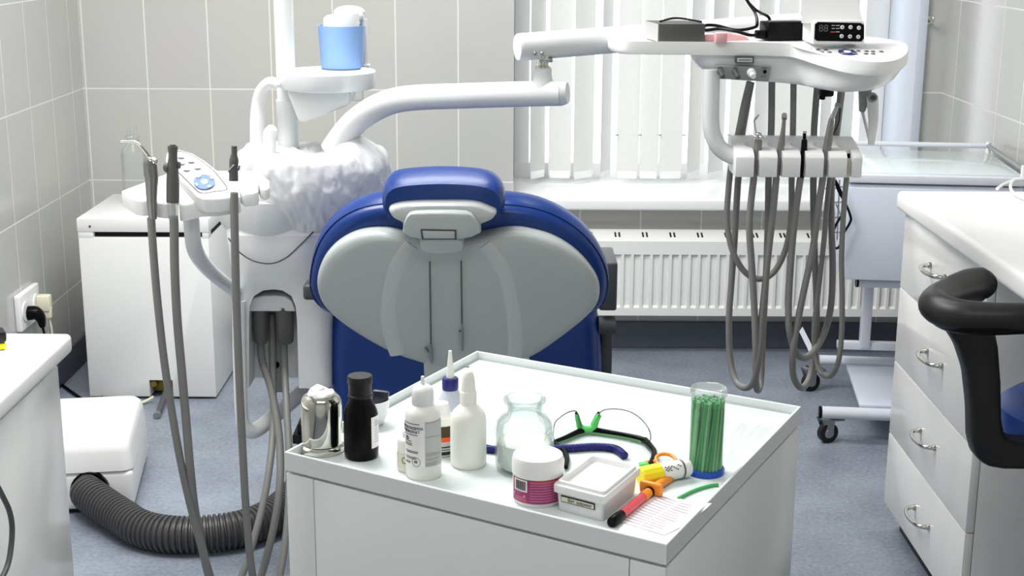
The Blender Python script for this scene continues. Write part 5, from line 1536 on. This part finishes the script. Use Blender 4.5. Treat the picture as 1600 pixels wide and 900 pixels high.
# magenta labelled jar
t, q = spot(840, 780, 'squat white jar with magenta barcode label at the front of the cart', 'jar', 'jar')
lobj('body', WPLAST, t, q, prof(q, 840, [(35, 781), (38, 777), (39, 770), (39.3, 728), (37, 724)]), n=56)
lobj('lid', WORKTOP, t, q, prof(q, 840, [(40.5, 736), (40.8, 733), (40.8, 716), (38.5, 709), (33, 706), (12, 704.5), (0.6, 704.3)]), n=56)
phi = math.atan2(-q.y, -q.x); rr = pm(39.3, q)
zq = lambda y: P(840, y, q.y).z - q.z
band(MAGENTA, 773, 737, -1.25, 1.55, 'label', t)
lbl = [c for c in t.children if c.name.startswith('label')][0]
band(PAPER, 756, 738, -1.08, -0.42, 'barcode_panel', lbl, .0006)
b = MB()
aa = -1.0
for k in range(15):
    wv = 0.012 + 0.022 * ((k * 7) % 3) / 2
    b.lathe([(rr + .0009, zq(754)), (rr + .0009, zq(740))], q, n=2, a0=phi + aa, a1=phi + aa + wv)
    aa += wv + 0.012
    if aa > -0.48:
        break
b.build('barcode', INKD, lbl)
b = MB()
for k in range(8):
    y = 741 + k * 4
    b.lathe([(rr + .0006, zq(y)), (rr + .0006, zq(y - 1.3))], q, n=14, a0=phi - 0.3, a1=phi + 1.2 + 0.1 * (k % 3))
for k in range(2):
    b.lathe([(rr + .0006, zq(766 + 3 * k)), (rr + .0006, zq(764.5 + 3 * k))], q, n=10, a0=phi - 1.0, a1=phi - 0.45)
b.build('label_print', MAGL, lbl)
band(MAGR, 744, 737.5, -0.3, 1.5, 'label_band', lbl, .0004)
band(MAGR, 772, 769, -1.0, -0.42, 'label_band', lbl, .0004)
for a_ in (-0.52, -1.08):
    b = MB(); R__ = rr + 0.0006
    b.ball(q + V((R__ * math.cos(phi + a_), R__ * math.sin(phi + a_), zq(763))), 0.0022, u=10, v=6); b.build('label_dot', MAGL, lbl)

# white box with lid
t, q = spot(922, 790, 'white lidded box with small framed label at the front of the cart', 'box', 'box')
B0, B1, B2 = Zp(871, 797, SZ + .0004), Zp(942, 816, SZ + .0004), Zp(993, 772, SZ + .0004)
B3 = B0 + (B2 - B1)
hB = P(867, 758, B0.y - 0.004).z - SZ
cB = (B0 + B1 + B2 + B3) / 4
sc4 = lambda s_, z: [cB + (p_ - cB) * s_ + V((0, 0, z)) for p_ in (B0, B1, B2, B3)]


def rquad(s_, z, rad=0.006, k=4):
    cs_ = [cB + (p_ - cB) * s_ for p_ in (B0, B1, B2, B3)]
    out = []
    for i in range(4):
        p_, a_, c_ = cs_[i], cs_[i - 1], cs_[(i + 1) % 4]
        d0, d1 = (a_ - p_).normalized() * rad, (c_ - p_).normalized() * rad
        for j in range(k + 1):
            f_ = j / k
            out.append(p_ + d0 * (1 - f_) ** 2 + d1 * f_ ** 2 + V((0, 0, z)))
    return out


b = MB(); b.faces_from([rquad(0.97, 0), rquad(1.0, 0.003), rquad(1.05, hB - 0.006)]); bx = b.build('body', WPLAST, t, angle=30)
b = MB()
b.faces_from([rquad(1.08, hB - 0.009), rquad(1.13, hB - 0.009), rquad(1.135, hB - 0.0015), rquad(1.12, hB + 0.0005), rquad(1.03, hB + 0.0005), rquad(1.02, hB + 0.0045), rquad(0.93, hB + 0.0045), rquad(0.90, hB - 0.002), rquad(0.86, hB - 0.003)]); b.build('lid', WPLAST, t, angle=25)
ex = (B1 - B0).normalized(); ez_ = V((0, 0, 1)); n_ = ex.cross(ez_).normalized()
fo = lambda u_, z: B0.lerp(B1, 0.5) + ex * u_ + V((0, 0, z)) + n_ * (0.0006 + (z / hB) * 0.0026)
b = MB(); lw = (B1 - B0).length
b.prism([fo(-lw * .40, hB * .40), fo(lw * .34, hB * .40), fo(lw * .34, hB * .64), fo(-lw * .40, hB * .64)], n_ * 0.001); lf = b.build('label_frame', INKD, bx)
b = MB(); b.prism([fo(-lw * .385, hB * .435) + n_ * .0008, fo(lw * .325, hB * .435) + n_ * .0008, fo(lw * .325, hB * .605) + n_ * .0008, fo(-lw * .385, hB * .605) + n_ * .0008], n_ * 0.0008); b.build('label', KRAFT, lf)
b = MB()
Mt = Matrix((ex, ez_, -ex.cross(ez_) * -1)).transposed().to_4x4()
Mt = Matrix.Translation(fo(-lw * .24, hB * .52) + n_ * .0020) @ Mt
b.text('Ват. шарики', 0.0058, Mt); b.build('label_lettering', INK, lf)

# safety glasses lying upside down
t, q = spot(930, 690, 'clear safety glasses with green nose piece lying upside down behind the white box', 'safety_glasses', 'glasses')
bar_px = [(868, 690), (884, 684), (902, 676), (916, 672), (930, 673), (950, 676), (980, 681), (1004, 687), (1014, 695)]
barp = [Zp(x, y, SZ + 0.006) for x, y in bar_px]
b = MB(); b.tube(barp, [0.0032, 0.0038, 0.0048, 0.0052, 0.0048, 0.004, 0.0042, 0.0048], n=12, smooth=5); b.build('brow_bar', BLACK, t)
b = MB(); b.tube([Zp(x, y + 4, SZ + 0.0034) for x, y in bar_px[:-1]], 0.0022, n=10, smooth=5); b.build('green_inlay', GREEND, t)


def lensY(px):
    for (a_, p_), (c_, d_) in zip(zip([x for x, _ in bar_px], barp), zip([x for x, _ in bar_px][1:], barp[1:])):
        if px <= c_:
            f_ = max(0, (px - a_) / (c_ - a_)); return p_.y + (d_.y - p_.y) * f_
    return barp[-1].y


for outl in ([(866, 689), (866, 664), (873, 654), (886, 645), (899, 642), (904, 650), (908, 666), (905, 674), (886, 683)], [(930, 671), (934, 655), (939, 643), (953, 639), (972, 640), (990, 646), (1006, 659), (1016, 676), (1015, 690), (1004, 687), (980, 681), (952, 676)]):
    sm = crom([V((x, y, 0)) for x, y in outl], 3, closed=True)
    pts = [P(v.x, v.y, lensY(v.x)) for v in sm]
    b = MB(); b.prism(pts, (0, 0.0012, 0)); ln = b.build('lens', LENS, t)
    b = MB(); b.tube(pts, 0.0008, n=6, closed=True, smooth=0); b.build('lens_edge', INK, ln)
yb2 = lensY(918) - 0.001
b = MB(); b.tube([P(901, 647, yb2), P(904, 660, yb2), P(908, 669, yb2), P(918, 671, yb2), P(927, 668, yb2), P(932, 656, yb2), P(937, 648, yb2)], [0.0032, 0.004, 0.0055, 0.006, 0.0055, 0.0045, 0.0034], n=12, smooth=5); np_ = b.build('nose_piece', GREENF, t)
b = MB(); b.ball(P(900.5, 645.5, yb2), 0.0022); b.tube([P(924, 664, yb2 + .003), P(930, 652, yb2 + .003), P(936, 643.5, yb2 + .003)], 0.0016, n=8); b.build('pad_frame', BLACK, np_)
b = MB(); b.tube([Zp(1008, 688, SZ + .007), Zp(1016, 697, SZ + .007), Zp(1022, 706, SZ + .007), Zp(1021, 716, SZ + .007), Zp(1014, 727, SZ + .006), Zp(1000, 737, SZ + .006)], [0.0048, 0.0044, 0.0042, 0.0042, 0.004, 0.0034], n=12, smooth=5); te = b.build('temple', BLACK, t)
b = MB(); q1_ = Zp(1006, 729, SZ + .009); b.box(q1_, (0.012, 0.010, 0.012), rot=0.3, bev=0.002); b.build('temple_pad', GREENF, te)
b = MB(); b.tube([Zp(866, 692, SZ + .006), Zp(874, 699, SZ + .006), Zp(881, 705, SZ + .005), Zp(886, 717, SZ + .005), Zp(884, 730, SZ + .005)], [0.0036, 0.0042, 0.0044, 0.0036, 0.003], n=12, smooth=5); b.build('temple', BLACK, t)

# coiled bib cord
cp_ = crom([Zp(x, y, SZ + 0.0058) for x, y in ((757, 700), (768, 702), (790, 703), (830, 703), (870, 701), (895, 700), (925, 698), (950, 699), (965, 703), (976, 712))], 30)
b = MB(); b.tube(cp_, [0.0058 if i % 4 < 2 else 0.0050 for i in range(len(cp_))], n=12, smooth=0)
tag(b.build('coiled_cord', NAVY), 'navy coiled bib cord passing behind the glass jar and the glasses', 'cord')

# capped tube, syringe, ring
zt_ = SZ + 0.0135
t = thing('vial', 'small printed vial with yellow fluted cap lying beside the brush tub', 'vial', Zp(1040, 752, SZ))
a, m_, e = Zp(1000, 745, zt_), Zp(1031, 739, zt_), Zp(1076, 730, zt_)
ax = (e - a).normalized()
b = MB()
pts = [a, a + ax * 0.002, a.lerp(m_, .55), m_ - ax * 0.001]
b.tube(pts, [0.011, 0.0128, 0.0134, 0.0134], n=12, smooth=0); cap_ = b.build('cap', YELLOW, t, angle=20)
b = MB(); b.tube([m_, m_ + ax * .001, e - ax * .003, e], [0.010, 0.0122, 0.0122, 0.0105], n=28, smooth=0); vb = b.build('body', PAPER, t)
b = MB(); b.tube([m_.lerp(e, .68), m_.lerp(e, .74)], 0.0125, n=28, smooth=0, cap=False); b.build('label_stripe', INK, vb)
b = MB()
side = V((0, 0, 1)).cross(ax).normalized()
for k in range(14):
    f_, g_ = 0.08 + 0.055 * (k % 10), 0.5 + 0.45 * ((k * 5) % 4) / 3
    dirn = (V((0, 0, 1)) * math.cos(g_ + 0.15) - (side if side.y > 0 else -side) * math.sin(g_ + 0.15))
    b.box(m_.lerp(e, f_) + dirn * 0.0123, (0.0022, 0.0012, 0.0012), rot=0.3)
b.build('label_lettering', INK, vb)

zs_ = SZ + 0.0068
t = thing('syringe', 'orange and coral syringe with black end lying on the paper sheet', 'syringe', Zp(990, 790, SZ))
pB0, pB1, pC, pO, pE = Zp(955, 817, zs_), Zp(971, 804, zs_), Zp(1004, 777, zs_), Zp(1015, 768, zs_), Zp(1056, 738, zs_)
b = MB(); d_ = (pB1 - pB0).normalized(); b.tube([pB0, pB0 + d_ * .003, pB1 - d_ * .008, pB1 - d_ * 0.004, pB1], [0.0056, 0.0068, 0.0068, 0.0062, 0.0062], n=20, smooth=0); b.build('end_cap', BLACK, t)
b = MB(); b.tube([pB1, pC], 0.0058, n=20, smooth=0); b.build('barrel', PINKRED, t)
b = MB(); b.tube([pC, pO], 0.0064, n=20, smooth=0); b.build('barrel_end', ORANGE, t)
b = MB(); d_ = (pE - pO).normalized(); b.tube([pO - d_ * .004, pO], 0.0072, n=20, smooth=0); b.build('seal', BLACK, t)
b = MB()
b.box(pO + d_ * .005 + V((0, 0, .003)), (0.008, 0.032, 0.017), rot=math.atan2(d_.y, d_.x), bev=0.0035, seg=3)
b.tube([pO + d_ * .006, pO.lerp(pE, .35), pO.lerp(pE, .75), pE], [0.0055, 0.0058, 0.007, 0.004], n=16, smooth=4); b.build('plunger', ORANGE, t)
zz_ = SZ + 0.006
b = MB()
rc0 = Zp(1040, 719, SZ + 0.008)
b.tube([rc0 + V((0.0135 * math.cos(k * PI / 8), 0.0155 * math.sin(k * PI / 8), 0.003 * math.sin(k * PI / 8))) for k in range(16)], 0.0026, n=10, closed=True, smooth=2)
b.tube([rc0 + V((-0.012, -0.004, -0.001)), Zp(1014, 723, SZ + .006), Zp(1002, 727, SZ + .006)], [0.0032, 0.004, 0.0036], n=10, smooth=3)
tag(b.build('finger_ring', ORANGE), 'orange plastic finger ring behind the yellow capped vial', 'ring')

# tub of green sticks
t, q = spot(1102, 738, 'clear round tub of green sticks with blue base ring on the cart', 'stick_tub', 'tub')
lobj('base_ring', BLUEC, t, q, prof(q, 1102, [(27, 739), (29.5, 737), (29.8, 731), (28.5, 729), (26, 729)]), n=48)
lobj('cylinder', CLEAR, t, q, prof(q, 1102, [(26.5, 733), (26.5, 732), (27, 613), (27.5, 610)]), n=48, cap1=False, cap0=False)
lobj('lid', CLEARH, t, q, prof(q, 1102, [(28, 617), (29.4, 616), (29.4, 608), (27.5, 605), (24, 606), (12, 607), (1, 606.5)]), n=48, cap0=False)
zin = P(1102, 731, q.y).z
ztop = P(1102, 622, q.y).z
Ls = (ztop - zin) * 0.985
b = MB(); b.tube([(0, 0, 0), (0, 0, Ls * .88), (0, 0, Ls * .9), (0, 0, Ls)], [0.0021, 0.0021, 0.0015, 0.0020], n=8, smooth=0)
proto = b.build('stick', GREENS, origin=(0, 0, 0))
LB = 'thin green plastic stick standing among the others in the clear tub'
tag(proto, LB, 'stick', 'green sticks in the tub')
b = MB(); b.tube([(0, 0, 0), (0, 0, Ls * .88), (0, 0, Ls * .9), (0, 0, Ls)], [0.0021, 0.0021, 0.0015, 0.0020], n=8, smooth=0)
proto2 = b.build('stick', GREENL, origin=(0, 0, 0))
tag(proto2, LB, 'stick', 'green sticks in the tub')
Rin = pm(23.5, q)
cnt = 0
for ringr, nn, off in ((0.98, 26, 0.0), (0.76, 18, 0.3), (0.5, 11, 0.1), (0.22, 5, 0)):
    for k in range(nn):
        src = proto2 if (k * 7 + nn) % 10 < 5 else proto
        a = 2 * PI * k / nn + off
        twist = 0.30 + 0.12 * ((k * 5) % 3)
        p0 = V((Rin * ringr * math.cos(a), Rin * ringr * math.sin(a), 0)); p1 = V((Rin * ringr * math.cos(a + twist), Rin * ringr * math.sin(a + twist), Ls * 0.99))
        if cnt == 0:
            o = proto
        elif src is proto2 and not getattr(proto2, 'location').length:
            o = proto2
        else:
            o = src.copy(); COL.objects.link(o)
        o.location = V((q.x, q.y, zin)) + p0
        o.rotation_euler = (p1 - p0).to_track_quat('Z', 'Y').to_euler()
        cnt += 1
b = MB(); b.tube([Zp(x, y, SZ + 0.0022) for x, y in ((1060, 779), (1075, 771), (1092, 764), (1110, 759), (1122, 757.5))], 0.0024, n=10)
tag(b.build('stick', GREENS), 'loose green stick lying on the glass below the blue ringed tub', 'stick')

# paper sheet
c0, c1_, c2_, c3_ = Zp(958, 812, SZ + .0006), Zp(1038, 836, SZ + .0006), Zp(1112, 788, SZ + .0006), Zp(1030, 766, SZ + .0006)
c2_ = Zp(1112, 787, CZ + 0.002); 
b = MB()
N_ = 12
gp = []
for i in range(N_ + 1):
    row = []
    for j in range(N_ + 1):
        s_, t_ = i / N_, j / N_
        p_ = (c0 * (1 - s_) + c1_ * s_) * (1 - t_) + (c3_ * (1 - s_) + c2_ * s_) * t_
        lift = max(0.0, c2_.z - SZ) * (s_ * t_) ** 2.5
        p_.z = SZ + 0.0006 + lift
        row.append(p_)
    gp.append(row)
vs = [[b.bm.verts.new(p_) for p_ in row] for row in gp]
for i in range(N_):
    for j in range(N_):
        b.bm.faces.new((vs[i][j], vs[i + 1][j], vs[i + 1][j + 1], vs[i][j + 1]))
sheet = b.build('paper_sheet', PAPER)
tag(sheet, 'white printed paper sheet under the syringe at the front corner of the cart', 'paper')
b = MB()
for k in range(13):
    t_ = 0.07 + k * 0.068
    for s0, s1 in ((0.12, 0.45), (0.48, 0.72 + 0.12 * ((k * 3) % 4) / 3)):
        cor = []
        for s_, dt_ in ((s0, 0), (s1, 0), (s1, 0.02), (s0, 0.02)):
            i_, j_ = s_, t_ + dt_
            p_ = (c0 * (1 - i_) + c1_ * i_) * (1 - j_) + (c3_ * (1 - i_) + c2_ * i_) * j_
            p_.z = SZ + 0.0009 + max(0.0, c2_.z - SZ) * (i_ * j_) ** 2.5
            cor.append(b.bm.verts.new(p_))
        b.bm.faces.new(cor)
b.build('printed_lines', INKP, sheet)
